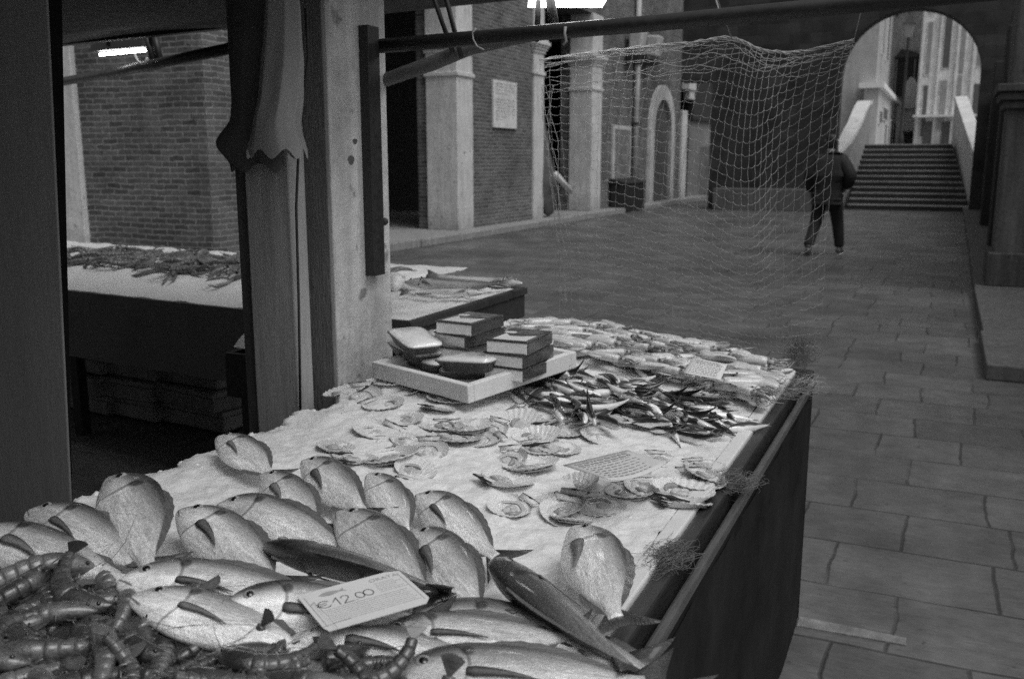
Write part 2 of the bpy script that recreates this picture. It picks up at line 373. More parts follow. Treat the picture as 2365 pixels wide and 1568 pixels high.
tag(MB().hexa([(-.34,3.04,0),(-.0,3.055,0),(-.0,3.105,0),(-.34,3.11,0)],[(-.34,3.04,.006),(-.0,3.055,.006),(-.0,3.105,.006),(-.34,3.11,.006)]).build('stone_strip', stone_mat('strip_stone', .2, .4)), kind='structure', label='thin pale stone strip in the paving')
# ================= brick arcade on the left
def bricks(name, boxes, parent, mats=(M_BRICKX, M_BRICKY)):
    m = MB()
    for b in boxes: m.box(*b)
    o = m.build(name, mats[0], parent); o.data.materials.append(mats[1])
    for p in o.data.polygons: p.material_index = 0 if abs(p.normal.x) > .7 else 1
    return o
bb = thing('brick_building', 'long brick arcade building with white stone pilasters along the left of the lane', 'building', (-9, 10, 0))
bricks('wall', [(-11.33, -9, 9.84, 12, .125, 5.4)], bb)
bricks('wall', [(-9.9, -9, 17.54, 20.7, .125, 5.4), (-9.9, -9.665, 16.9, 17.54, .125, 5.4)], bb)
bricks('wall', [(-9.9, -9, 25.5, 34.2, .0, 5.4), (-9.9, -9.625, 24.75, 25.5, .125, 5.4)], bb)
bricks('wall', [(-9.9, -9, 9.84, 34.2, 5.402, 8.)], bb)
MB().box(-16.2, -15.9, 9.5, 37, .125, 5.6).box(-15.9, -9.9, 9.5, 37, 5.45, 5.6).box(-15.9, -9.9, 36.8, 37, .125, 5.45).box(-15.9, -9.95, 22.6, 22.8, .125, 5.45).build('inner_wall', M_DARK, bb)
def pilaster(x0, x1, y0, y1, ring, cap, mid=None):
    p = MB().box(x0, x1, y0, y1, .125, 5.4).build('pilaster', M_STONE, bb, bevel=.012)
    e = .035
    MB().box(x0-e, x1+e, y0-e, y1+e, ring-.05, ring+.03).build('neck_ring', M_STONE, p, bevel=.01)
    m = MB(); z = cap
    for dz, ee in ((.07, .03), (.06, .06), (.05, .09), (.09, .12), (.05, .08)):
        m.box(x0-ee, x1+ee, y0-ee, y1+ee, z, z+dz-.004); z += dz
    m.build('capital', M_STONE, p, bevel=.01)
pilaster(-11.86, -11.335, 9.76, 10.3, 3.4, 3.9)
pilaster(-9.66, -8.95, 16.84, 17.535, 3.22, 3.62)
pilaster(-9.4, -8.95, 20.705, 21.3, 3.55, 4.0)
pilaster(-9.62, -8.95, 24.7, 25.495, 3.45, 4.05)
# arched doorway
def arch_pts(cy, hw, zs, n=14, rise=1.):
    return [(cy-hw*math.cos(PI*i/n), zs+hw*rise*math.sin(PI*i/n)) for i in range(n+1)]
def arch_ring(x0, x1, cy, hw, th, zs, rise, mat, parent, name, z0=.0):
    o = [(cy-hw, z0)]+arch_pts(cy, hw, zs, 14, rise)+[(cy+hw, z0)]
    q = [(cy-hw+th, z0)]+arch_pts(cy, hw-th, zs, 14, rise)+[(cy+hw-th, z0)]
    rings = [[(x1, a[0], a[1]), (x1, b[0], b[1]), (x0, b[0], b[1]), (x0, a[0], a[1])] for a, b in zip(o, q)]
    return MB().loft(rings).build(name, mat, parent)
dr = MB()
dr.prism([Vector((-8.99, y, z)) for y, z in [(30.6, 0)]+arch_pts(31.65, 1.05, 2.55, 14, 1.1)+[(32.7, 0)]], (-.02, 0, 0))
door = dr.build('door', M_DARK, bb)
arch_ring(-9.0, -8.88, 31.65, 1.5, .46, 2.5, 1.0, M_STONE, door, 'door_frame')
MB().box(-9.0, -8.9, 34.203, 34.95, 0, 3.3).build('corner_stone', M_STONE, bb, bevel=.02)
MB().box(-9.0, -8.7, 34.25, 35.3, 4.02, 5.25).box(-9, -8.75, 34.6, 35.3, 3.7, 4.02).build('corbel', M_STONE, bb, bevel=.03)
MB().box(-9.0, -8.96, 34.5, 34.85, 2.5, 2.95).build('notice', M_WHITE, bb)
# drain pipe, board, bin, floodlights, plaque
t = thing('drain_pipe', 'pale vertical drain pipe on the brick wall left of the arched doorway', 'pipe', (-8.9, 28.5, 0))
MB().tube([(-8.88, 28.5, .02), (-8.88, 28.5, 8)], .085, 10).build('pipe', M_STONE2, t, True)
for z in (.8, 2.6, 4.4): MB().box(-9, -8.77, 28.38, 28.62, z, z+.06).build('clamp', M_IRON, t)
t = thing('poster_board', 'pale notice board covered in blotchy posters beside the pilaster', 'notice board', (-8.98, 27.3, .9))
MB().box(-9, -8.93, 26.5, 28.2, .92, 2.52).build('frame', M_STONE2, t, bevel=.01)
MB().box(-8.929, -8.92, 26.66, 28.08, 1.02, 2.42).build('sheet', pm('poster_print', .2, .9, 3.2, .6, stretch=(1, 1, .5)), t)
t = thing('storage_bin', 'dark bin standing below the poster board', 'bin', (-8.7, 27.2, 0))
MB().box(-8.95, -8.42, 26.35, 28.1, .03, .82).build('body', M_IRON, t, bevel=.03); MB().hexa([(-8.97,26.3,.825),(-8.4,26.3,.825),(-8.4,28.15,.825),(-8.97,28.15,.825)], [(-8.97,26.3,1.),(-8.4,26.3,.88),(-8.4,28.15,.88),(-8.97,28.15,1.)]).build('lid', M_IRON, t, bevel=.02)
for nm, (y, z, w_) in (('rounded upright', (27.75, 4.72, .26)), ('square tilted', (29.5, 4.72, .24))):
    t = thing('floodlight', f'pale {nm} floodlight fixed high on the brick wall above the poster board', 'floodlight', (-8.8, y, z))
    MB().hexa([(-8.85,y-w_,z),(-8.5,y-w_,z-.05),(-8.5,y+w_,z-.05),(-8.85,y+w_,z)], [(-8.85,y-w_-.05,z+.62),(-8.42,y-w_-.05,z+.6),(-8.42,y+w_+.05,z+.6),(-8.85,y+w_+.05,z+.62)]).build('housing', M_STONE2, t, bevel=.06)
    MB().box(-9, -8.85, y-.05, y+.05, z+.2, z+.32).build('bracket', M_IRON, t); MB().box(-8.9, -8.55, y-w_, y+w_, z-.28, z-.1).build('ballast_box', M_IRON, t)
pl = thing('wall_plaque', 'white marble plaque with rows of carved lettering on the brick pier', 'plaque', (-8.98, 19.1, 2.25))
MB().box(-9, -8.95, 18.52, 19.72, 2.22, 3.22).build('slab', M_WHITE, pl, bevel=.008)
m = MB(); rr = random.Random(5)
for i, z in enumerate([3.13, 3.07, 3.0, 2.93, 2.8, 2.74, 2.68, 2.62, 2.56, 2.5, 2.44, 2.38]):
    y = 18.62; end = 19.62 if i not in (3, 10, 11) else 18.95+rr.random()*.3
    while y < end:
        wl = rr.uniform(.018, .034)
        k = rr.randrange(3); hgt = .036
        m.box(-8.9499, -8.9485, y, y+.008, z, z+hgt)
        if k: m.box(-8.9499, -8.9485, y+.009, y+wl, z+(hgt-.008 if k == 1 else 0), z+(hgt if k == 1 else .008))
        if k != 1: m.box(-8.9499, -8.9485, y+wl+.001, y+wl+.009, z, z+hgt)
        y += wl+.022+(.05 if rr.random() < .16 else 0)
m.build('lettering', pm('carved_letters', .16, .2, 30), pl)
# rolled net / wrapped goods leaning inside the arcade opening
t = thing('wrapped_bundle', 'grey wrapped bundle leaning in the dark arcade opening behind the slim pilaster', 'bundle', (-9, 21.7, .13))
prof = [(.02, 0), (.3, .15), (.42, .7), (.34, 1.3), (.25, 2.0), (.16, 2.8), (.02, 3.1)]
m = MB(); rings = []
for r, z in prof:
    rings.append([Vector((-8.98+(r*(1+.18*math.sin(3*a+z*2)))*math.cos(a)*.7-.08*z, 21.55+(r*(1+.2*math.cos(4*a-z)))*math.sin(a)+.09*(1.5-z), .14+z)) for a in [2*PI*j/18 for j in range(18)]])
m.loft(rings).build('cover', pm('grey_wrap', .12, .4, 5, .8, .5, 14, .03), t, True, sub=1)
MB().tube([(-8.62, 21.25, 1.2), (-8.5, 22.0, .75)], .07, 8).build('roll_end', M_WHITE, t, True)

# ================= end of the lane: dark building with the archway
eb = thing('archway_building', 'dark building closing the lane with one tall round arch through it', 'building', (-1.2, 30, 0))
x0, x1, y0, y1, z1, cx, r, zs = -6.9, 2.8, 30., 30.7, 7.6, -1.22, 1.87, 3.95
m = MB().box(x0, cx-r, y0, y1, 0, zs).box(cx+r, x1, y0, y1, 0, zs).box(x0-1., cx-r-.002, y0+.002, y1, zs+.002, z1).box(cx+r+.002, x1, y0+.002, y1, zs+.002, z1)
n = 22
for i in range(n):
    a0, a1 = PI*i/n, PI*(i+1)/n
    p = [(cx-r*math.cos(a), zs+r*math.sin(a)*.97) for a in (a0, a1)]
    m.hexa([(p[0][0], y0+.001, p[0][1]), (p[1][0], y0+.001, p[1][1]), (p[1][0], y1, p[1][1]), (p[0][0], y1, p[0][1])],
           [(p[0][0], y0+.001, z1), (p[1][0], y0+.001, z1), (p[1][0], y1, z1), (p[0][0], y1, z1)])
m.build('wall', brick_mat('shade_dark_masonry', 0, .058, .03, .05, .62, .31, .35, .5), eb)  # shade on the end wall is put into this dark base
MB().box(-6.6, -3.35, 29.35, 29.99, 0, .66).build('plinth', stone_mat('plinth_stone', .13, .3), eb, bevel=.02)
pb = thing('plaster_building', 'low grey plastered building seen through the net beyond the end of the brick wall', 'building', (-10, 38, 0))
MB().box(-13, -8.92, 35.31, 44, 0, 3.0).build('wall', M_PLASTER, pb); MB().box(-13, -8.8, 35.31, 44, 3.002, 8).build('upper_storey', M_DARKWALL, pb)
# unseen hall block, added behind the camera to close off the sky there
mh = thing('hall_sky_blocker', 'unseen dark hall block added behind the camera to shut out the sky', 'building', (-6, -7, 0))
MB().box(-18, .6, -12, -5, 0, 8.5).build('wall', M_DARKWALL, mh)
# right side
rb = thing('right_building', 'dark patchy building with a stone pier along the right edge of the lane', 'building', (1.2, 14, 0))
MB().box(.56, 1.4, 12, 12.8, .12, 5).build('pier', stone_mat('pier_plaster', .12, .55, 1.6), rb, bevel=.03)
m = MB()
for k, e in enumerate((.05, .09, .13)): m.box(.56-e, 1.4+e, 12-e, 12.8+e, 2.1+.09*k, 2.186+.09*k)
m.build('moulding', stone_mat('pier_stone', .1, .5), rb, bevel=.012); MB().box(.5, 1.46, 11.94, 12.86, .12, .5).build('pier_base', stone_mat('pier_base_stone', .1, .5), rb, bevel=.012)
MB().box(1.05, 1.6, 12.81, 29.98, .12, 3.4).build('wall', stone_mat('right_wall', .05, .5, 1.5), rb)
MB().box(.7, 1.049, 17, 17.7, .12, 3.6).build('buttress', M_DARKWALL, rb, bevel=.02); MB().box(.75, 1.049, 23, 23.7, .12, 3.6).build('buttress', M_DARKWALL, rb, bevel=.02)

MB().box(3.4, 3.9, 4, 29.98, 0, 4.6).build('loggia_wall', stone_mat('loggia_plaster', .1, .4, 1.5), rb)
# ================= bridge stairs and what lies beyond
br = thing('stone_bridge', 'stone bridge stair of a dozen dark steps rising behind the arch', 'bridge', (-1.1, 31, 0))
N = 12; rise = .171; tread = .335
for i in range(N):
    f0, f1 = i/N, 1.
    xl = -2.76+.13*i/N; xr = .66-.63*i/N; ya = 31.15+i*tread
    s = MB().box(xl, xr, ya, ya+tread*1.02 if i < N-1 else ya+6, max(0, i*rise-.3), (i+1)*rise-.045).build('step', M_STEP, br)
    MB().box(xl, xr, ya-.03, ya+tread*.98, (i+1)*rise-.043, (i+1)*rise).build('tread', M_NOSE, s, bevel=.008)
ytop = 31.15+N*tread
def para(xa, xb, xc, xd, za, zb, nm):
    p = MB().hexa([(xa, 31.3, 0), (xb, 31.3, 0), (xd, ytop+1, 0), (xc, ytop+1, 0)], [(xa, 31.3, za), (xb, 31.3, za), (xd, ytop+1, zb), (xc, ytop+1, zb)]).build('parapet', M_KERB if nm else M_WHITE, br, bevel=.02)
    e = .03
    MB().hexa([(xa-e, 31.25, za+.002), (xb+e, 31.25, za+.002), (xd+e, ytop+1, zb+.002), (xc-e, ytop+1, zb+.002)], [(xa-e, 31.25, za+.16), (xb+e, 31.25, za+.16), (xd+e, ytop+1, zb+.16), (xc-e, ytop+1, zb+.16)]).build('coping', M_WHITE, p, bevel=.02)
pth = [(-3.75, 30.95, 1.3), (-3.35, 31.5, 1.62), (-3.05, 32.3, 2.05), (-2.9, 33.3, 2.6), (-2.84, 34.4, 3.1), (-2.82, 35.4, 3.38), (-2.82, 36.4, 3.45)]
R1, R2 = [], []
for i, (x, y, z) in enumerate(pth):
    a_, b_ = Vector(pth[max(i-1, 0)]), Vector(pth[min(i+1, len(pth)-1)]); dd = Vector((b_.x-a_.x, b_.y-a_.y, 0)).normalized(); n_ = Vector((dd.y, -dd.x, 0))
    c_ = Vector((x, y, 0)); l_, r_ = c_-n_*.18, c_+n_*.18
    R1.append([(l_.x, l_.y, 0), (r_.x, r_.y, 0), (r_.x, r_.y, z), (l_.x, l_.y, z)])
    l_, r_ = c_-n_*.22, c_+n_*.22; R2.append([(l_.x, l_.y, z+.002), (r_.x, r_.y, z+.002), (r_.x, r_.y, z+.15), (l_.x, l_.y, z+.15)])
pp_ = MB().loft(R1).build('parapet', M_KERB, br); MB().loft(R2).build('coping', M_WHITE, pp_)
para(.68, 1.0, .05, .4, 1.6, 3.5, False)
tag(MB().box(-60, 60, ytop+2, 200, -1, 2.04).build('far_square', M_KERB), kind='structure', label='pale paved ground beyond the bridge')
def house(name, label, x0, x1, y0, y1, z0, z1, mat, wins, side=None, roof=None):
    t = thing(name, label, 'house', ((x0+x1)/2, y0, z0))
    MB().box(x0, x1, y0, y1, z0, z1).build('wall', mat, t)
    for (a, b, c, e, mt) in wins:
        f = MB().box(a-.05, b+.05, y0-.05, y0+.0, c-.05, e+.05).build('window', mat, t)
        MB().box(a, b, y0-.07, y0-.052, c, e).build('shutter', mt, f)
    for (a, b, c, e, mt) in (side or []):
        f = MB().box(x1, x1+.05, a-.07, b+.07, c-.07, e+.07).build('window', M_WHITE, t)
        MB().box(x1+.052, x1+.07, a, b, c, e).build('shutter', mt, f)
    if roof: MB().box(x0-roof, x1+roof, y0-roof, y1+roof, z1+.002, z1+.22).build('roof', M_CARTON, t)
    return t
DK = pm('dark_shutter', .1, .3, 5, .6); GY = pm('grey_shutter', .3, .3, 5, .6)
house('plain_house', 'plain grey plaster house wall filling the left half of the arch', -12, -2.95, 42, 52, 2, 16, stone_mat('plain_plaster', .45, .12, 1.), [], [(44, 44.6, 9.2, 11.2, DK), (44, 44.6, 6, 7.6, GY), (47, 47.6, 6, 8, DK), (47, 47.6, 9.2, 11.2, DK)])
h = house('low_house', 'low pale house with projecting eaves and dark windows beside the plain wall', -3.3, -2.75, 41.2, 56, 2.04, 4.35, M_PLASTER2, [], [(42.2, 43.2, 3.05, 3.5, DK), (44.5, 47, 3.3, 3.75, DK), (46.4, 47, 2.2, 3.1, DK), (48.5, 49.2, 2.2, 3.1, GY), (50.5, 52, 2.2, 3.4, DK), (53, 55, 2.2, 3.4, DK)], roof=.2)
wl = []
for i in range(5):
    for j in range(5): wl.append((-5.6+i*1.35, -5.0+i*1.35, 3.0+j*2.9, 4.9+j*2.9, DK if (i+j) % 3 else GY))
house('far_house', 'pale tall house with shuttered windows at the far end behind the tree', -7, 1.2, 74, 80, 2, 26, M_PLASTER2, wl)
wl = []
for i in range(5):
    for j in range(4): wl.append((-1.33+i*.72, -1.14+i*.72+.1*(i % 2), 2.6+j*2.9+.3*(i % 2), 5.0+j*2.9+.2*(i % 3), DK if (i*2+j) % 3 == 0 else GY))
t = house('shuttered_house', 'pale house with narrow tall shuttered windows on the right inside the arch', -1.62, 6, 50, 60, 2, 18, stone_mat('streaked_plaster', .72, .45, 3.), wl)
for x in (-1.5, -.75, .02, .72, 1.4): MB().box(x-.06, x+.06, 49.86, 49.998, 2, 17.8).build('pilaster', M_WHITE, t)
MB().box(-1.7, 1.5, 49.2, 49.99, 3.5, 3.6).build('awning', M_WHITE, t)
for x in (-1.2, -.4, .5): MB().box(x, x+.42, 49.9, 49.98, 2.06, 3.3).build('door', DK, t)
t = thing('white_house', 'small bright white house front with a rounded crest in the middle of the arch', 'house', (-2.1, 55, 2))
xa, xb = ony(2084, 290, 55).x, ony(2115, 290, 55).x
MB().prism([Vector((xa, 55, 2.04)), Vector((xb, 55, 2.04)), Vector((xb, 55, 5.3)), Vector((xb-.15, 55, 5.55)), Vector(((xa+xb)/2+.1, 55, 5.72)), Vector(((xa+xb)/2-.1, 55, 5.8)), Vector((xa+.15, 55, 5.75)), Vector((xa, 55, 5.5))], (0, 2, 0)).build('wall', M_WHITE, t)
MB().box(xa-.03, xb+.03, 54.9, 54.998, 4.12, 4.2).build('cornice', M_KERB, t); MB().box(xa+.05, xb-.02, 54.95, 54.998, 2.06, 2.9).build('door', DK, t); MB().box(xa-.05, xb+.05, 54.6, 54.997, 3.0, 3.1).build('canopy', M_WHITE, t)
# dark wooden oriel on a tall pale house in the middle
xa, xb = ony(2036, 200, 58).x, ony(2131, 200, 58).x
t = house('oriel_house', 'tall pale house with a dark wooden oriel in the middle of the arch', xa, xb, 58, 64, 2, 20, stone_mat('oriel_plaster', .62, .4, 3.), [(ony(2048, 1, 58).x, ony(2053, 1, 58).x, 9, 13, GY), (ony(2072, 1, 58).x, ony(2078, 1, 58).x, 9.3, 13, DK), (ony(2100, 1, 58).x, ony(2106, 1, 58).x, 9.3, 13, GY), (ony(2046, 1, 58).x, ony(2054, 1, 58).x, 5.4, 7.4, GY)])
xa, xb = ony(2064, 200, 57.3).x, ony(2127, 200, 57.3).x; za, zb = ony(2090, 222, 57.3).z, ony(2090, 134, 57.3).z
oo = MB().box(xa, xb, 57.2, 57.93, za, zb).hexa([(xa-.1, 57.1, zb+.003), (xb+.1, 57.1, zb+.003), (xb+.1, 57.94, zb+.003), (xa-.1, 57.94, zb+.003)], [(xa+.25, 57.6, zb+.5), (xb-.5, 57.6, zb+.35), (xb-.5, 57.94, zb+.35), (xa+.25, 57.94, zb+.5)]).build('oriel', pm('oriel_wood', .05, .5, 2, .7, stretch=(4, 4, .5)), t)
for k in range(9):
    x = xa+.08+(xb-xa-.16)*k/8; MB().box(x-.03, x+.03, 57.15, 57.198, za+.1, zb-.1).build('slat', M_IRON if k % 3 else GY, oo)
xa, xb = ony(2118, 200, 57).x, ony(2124, 200, 57).x; MB().tube([(xb, 57.1, 2.1), (xb, 57.1, 16)], .06, 6).build('downpipe', GY, t)
# lantern on the bridge
lx = ony(2097, 100, 44).x
t = thing('street_lamp', 'old lantern street lamp standing behind the bridge inside the arch', 'street lamp', (lx, 44, 2.04))
MB().lathe([(.14, 2.04), (.12, 2.5), (.06, 2.7), (.045, 6.4), (.09, 6.5), (.02, 6.55)], (lx, 44, 0), 10).build('pole', M_IRON, t, True)
l_ = MB().loft([[(lx+r*math.cos(a), 44+r*math.sin(a), z) for a in [PI/4+PI/2*j for j in range(4)]] for r, z in ((.16, 6.56), (.28, 7.1))]).build('lantern', M_KERB, t)
MB().loft([[(lx+r*math.cos(a), 44+r*math.sin(a), z) for a in [PI/4+PI/2*j for j in range(4)]] for r, z in ((.36, 7.102), (.14, 7.32), (.05, 7.4))]).build('cap', M_IRON, l_)
# ================= main stall
st = thing('market_stall', 'long fish stall table with dark rails and skirt heaped with white ice', 'stall', (-.9, 1.8, 0))
X0, X1, Y0, Y1 = -1.5, -.36, .35, 3.1
MB().box(X0, X1-.05, Y0, Y1, .80, .845).build('table_top', M_FOAM, st)
MB().box(-.432, -.398, Y0, Y1-.01, .846, .872).build('tray_edge', M_FOAM, st, bevel=.004)
MB().box(-.396, -.366, Y0, Y1+.015, .80, .866).build('inner_rail', M_RAIL, st, bevel=.006)
MB().box(-.352, -.334, Y0, Y1+.02, .822, .845).build('outer_rail', pm('rail_worn', .075, .45, 16, .4, .2, 60, .002, (3, .4, 3)), st, bevel=.006)
MB().box(-.3655, -.344, Y0, Y1+.01, .77, .815).build('rail_gap', M_SKIRT, st)
MB().box(-1.49, -.345, Y1+.001, Y1+.03, .78, .87).build('end_rail', M_RAIL, st, bevel=.006)
sk_ = MB(); ring = []
rr = random.Random(2)
for i in range(60):
    y = Y0+(Y1-Y0)*i/59; ring.append([(-.343+.0015*math.sin(i*.9)+.003*(1-z)*math.sin(i*.5), y, .79*z+.004) for z in (0, .3, .6, 1)])
sk_.loft(ring, False, False); ring = []
for i in range(26):
    x = -.343-1.15*i/25; ring.append([(x, Y1+.0+.008*math.sin(i*.9), .79*z+.004) for z in (0, .3, .6, 1)])
sk_.loft(ring, False, False)
sk_.build('skirt', M_SKIRT, st, True)
for x in (-1.45, -.42):
    for y in (.45, 3.0): MB().box(x-.03, x+.03, y-.03, y+.03, 0, .80).build('leg', M_IRON, st)
# crushed ice: a heaped bed with a ragged edge and loose lumps
m = MB(); nx, ny = 150, 330
def edge(y): return -1.475+.025*noise.noise(Vector((0, y*9, 0)))+.016*noise.noise(Vector((3, y*31, 0)))+.008*noise.noise(Vector((3, y*80, 0)))
def icez(x, y):
    z = hz(x, y)+(.004+.012*sm(-1.15, -1.45, x))*noise.noise(Vector((x*9, y*9, 1)))+.005*noise.noise(Vector((x*28, y*28, 4)))+.003*noise.noise(Vector((x*75, y*75, 9)))+.0018*noise.noise(Vector((x*160, y*160, 2)))
    return z
rows = []
for j in range(ny+1):
    y = Y0+(3.09-Y0)*j/ny; ex = edge(y); r_ = []
    for i in range(nx+1):
        t_ = i/nx
        x = ex+(-.432-ex)*t_; dd = x-ex
        z = icez(x, y)-.075*(1-sm(0, .05, dd))
        if i == 0: z = .80
        r_.append((x, y, z if j < ny else .82))
    rows.append(r_)
m.loft(rows, False, False)
rr = random.Random(8)
def lump(m, p, s):
    n = []
    for lat in range(4):
        n.append([Vector(p)+Vector((math.cos(a)*math.sin(.35+lat*.8)*s*rr.uniform(.75, 1.2), math.sin(a)*math.sin(.35+lat*.8)*s*rr.uniform(.75, 1.2), math.cos(.35+lat*.8)*s*rr.uniform(.6, 1.))) for a in [2*PI*k/7 for k in range(7)]])
    m.loft(n)
for i in range(900):
    y = rr.uniform(.4, 3.05); x = edge(y)+abs(rr.gauss(0, .016)); s = rr.uniform(.004, .016)
    lump(m, (x+.006, y, icez(x+.012, y)-.055*(1-sm(0, .05, x-edge(y)))-s*.25), s)
for i in range(120):
    y = rr.uniform(.5, 3.0); x = rr.uniform(-1.4, -.46); s = rr.uniform(.002, .006); lump(m, (x, y, icez(x, y)-s*.3), s)
o = m.build('crushed_ice', M_ICE, None, True); tag(o, 'bed of white crushed ice heaped over the stall', None, None, 'stuff')

# ================= posts, pillar, awning
p = thing('stone_pillar', 'pale worn stone pillar at the back edge of the stall', 'pillar', (-1.7, 2.3, 0))
MB().box(-1.86, -1.55, 2.17, 2.47, 0, 2.09).build('shaft', M_STONE2, p, bevel=.008)
MB().box(-1.86, -1.5525, 2.155, 2.1695, 0, 2.09).build('shade_board', pm('pillar_shade_board', .2, .35, 3, .75, .5, 26, .01, (7, 7, 1)), p, bevel=.003)  # grained board added to darken the pillar's front face
m = MB()
for cx_, cz, a, b in ((820, 327, 5, 7), (811, 370, 7, 12)):
    c = onx(cx_, cz, -1.549)
    m.prism([Vector((-1.5495, c.y+a*.0022*math.cos(t_)*(1+.2*math.sin(3*t_)), c.z+b*.0011*math.sin(t_))) for t_ in [2*PI*j/11 for j in range(11)]], (.0012, 0, 0))
m.build('chipped_patch', pm('old_chip', .1, .4, 40), p)
q = thing('steel_channel', 'black upright steel channel bolted to the side of the stone pillar', 'bracket', (-1.53, 2.4, 1.2))
ya, yb = onx(852, 350, -1.525).y, onx(878, 350, -1.525).y
zt, zb = onx(862, 62, -1.525).z, onx(866, 637, -1.525).z
MB().box(-1.549, -1.518, ya, yb, zb, zt).build('channel', M_IRON, q, bevel=.002)
b = onx(888, 512, -1.54); MB().ball(b, .012).build('bolt', M_IRON, q, True)
wp = thing('timber_post', 'weathered grey timber post standing behind the ice beside the stone pillar', 'post', (-1.62, 2.0, 0))
xa, xb = ony(592, 700, 2.).x, ony(690, 700, 2.).x
MB().box(xa, xb, 1.98, 2.05, 0, 2.09).build('plank', M_WOOD, wp, bevel=.004)
MB().box(xa-.05, xa-.004, 2.0, 2.06, 0, 2.09).build('side_board', M_WOODD, wp, bevel=.003)
m = MB(); c0 = ony(700, 80, 1.99); pts = [ony(x, y, 1.975) for x, y in ((705, 20), (712, 130), (700, 230), (690, 330), (684, 480), (690, 700), (694, 960))]
MB().tube(pts, .0035, 6).build('cord_and_gap', M_IRON, wp, True)  # cord at the top; lower run stands in for the shaded gap
lp = thing('broad_post', 'broad dark timber post at the left edge in front of the far stall', 'post', (-2.1, 1.45, 0))
xt, xm = ony(108, 0, 1.42).x, ony(160, 1100, 1.42).x; zt_, zm_ = ony(108, 0, 1.42).z, ony(160, 1100, 1.42).z; k_ = (xt-xm)/(zt_-zm_); xb_ = xm-k_*zm_; xtop = xm+k_*(2.09-zm_)
MB().hexa([(-2.5, 1.42, 0), (xb_, 1.42, 0), (xb_, 1.426, 0), (-2.5, 1.426, 0)], [(-2.5, 1.42, 2.09), (xtop, 1.42, 2.09), (xtop, 1.426, 2.09), (-2.5, 1.426, 2.09)]).build('board', pm('broad_post_wood', .25, .14, 3, .7, .25, 30, .006, (6, 6, .7)), lp, bevel=.004)
x1_, x2_ = ony(146, 0, 1.43).x, ony(169, 1100, 1.43).x; k2 = (x1_-x2_)/(ony(146, 0, 1.43).z-ony(169, 1100, 1.43).z); xb2 = x2_-k2*ony(169, 1100, 1.43).z; xt2 = xb2+k2*2.09
MB().hexa([(-2.35, 1.4265, 0), (xb2, 1.4265, 0), (xb2-.012, 1.436, 0), (-2.35, 1.46, 0)], [(-2.35, 1.4265, 2.09), (xt2, 1.4265, 2.09), (xt2-.012, 1.436, 2.09), (-2.35, 1.46, 2.09)]).build('shade_strip', pm('black_shade_strip', .008, .2), lp)  # black strip standing in for shade along the post's right side
# rolled canvas hanging on the post
def bundle(name, label, mat, cols, Y, folds, seed, depth):
    t = thing(name, label, 'canvas', tuple(ony(cols[-1][1], cols[-1][0], Y)))
    rr = random.Random(seed); ph = [rr.uniform(0, 6) for _ in range(4)]
    rings = []
    for k in range(len(cols)-1):
        for s in range(6):
            f = s/6; a, b_ = cols[k], cols[k+1]
            yy = a[0]+(b_[0]-a[0])*f; f2 = f*f*(3-2*f); l = a[1]+(b_[1]-a[1])*f2; r = a[2]+(b_[2]-a[2])*f2
            rings.append((yy, l, r))
    rings.append(cols[-1])
    R_ = []; nn = 120
    for yy, l, r in rings:
        A, B = ony(l, yy, Y), ony(r, yy, Y); c = (A+B)/2; hw = (B-A).length/2; flare = sm(cols[0][0], cols[-1][0], yy)
        ring_ = []
        for j in range(nn):
            an = 2*PI*j/nn
            q_ = math.sin((folds*an+ph[0]+.5*math.sin(an*2+ph[1]))/2); w_ = 1+(.1-.065*sm(.75, 1, flare))*(.6-1.3*abs(q_)**.8)+.05*math.sin(3*an+ph[2]+yy*.006)
            ring_.append((c.x+hw*w_*math.cos(an)*.93, Y+depth*w_*math.sin(an)*(.5+.5*flare), c.z+(.012*math.sin(folds*an+1) if yy == cols[-1][0] else 0)))
        R_.append(ring_)
    MB().loft(R_, False).build('cloth', mat, t, True)
    return t
bundle('rolled_canvas', 'pale grey canvas roll hanging in folds on the timber post', M_CLOTH, [(-20, 615, 690), (40, 612, 695), (90, 610, 697), (140, 606, 700), (210, 603, 697), (290, 590, 690), (356, 574, 708)], 1.91, 7, 4, .055)
bundle('dark_canvas', 'dark canvas flap hanging behind the pale canvas roll', M_CLOTHD, [(-20, 535, 640), (60, 535, 640), (180, 536, 630), (270, 532, 640), (330, 498, 650), (388, 535, 660)], 1.965, 5, 9, .04)
aw = thing('awning', 'dark canvas awning stretched low over the stalls', 'awning', (-2.5, 3.3, 2.1))
m = MB(); rows = []
for j in range(25):
    y = -2.6+5.9*j/24
    xe = -1.45+.5*sm(2.6, 1.9, y); rows.append([(x, y, 2.125-.012*math.sin((x+6)*4)-.01*math.sin(y*5)+.012*(x+1.45)*.9) for x in [-6.2+(xe+6.2)*i/24 for i in range(25)]])  # near part, out of view, is widened to shade the pillar front
m.loft(rows, False, False); o = m.build('canvas', M_TARP, aw, True); sl_ = o.modifiers.new('thick', 'SOLIDIFY'); sl_.thickness = .012
MB().hexa([(-6.2, 3.29, 2.03), (-1.43, 3.29, 2.135), (-1.43, 3.33, 2.135), (-6.2, 3.33, 2.03)], [(-6.2, 3.29, 2.12), (-1.43, 3.29, 2.2), (-1.43, 3.33, 2.2), (-6.2, 3.33, 2.12)]).build('front_rail', M_IRON, aw)
t = thing('iron_bar', 'black iron bar running level from the stone pillar out over the stall', 'bar', (-1.5, 2.4, 1.9))
a, b = ony(868, 108, 2.4), ony(2365, -26, 2.4)
MB().tube([a, a.lerp(b, .5)-Vector((0, 0, .004)), b, b+(b-a).normalized()*.4], .0205, 12).build('tube', M_IRON, t, True)
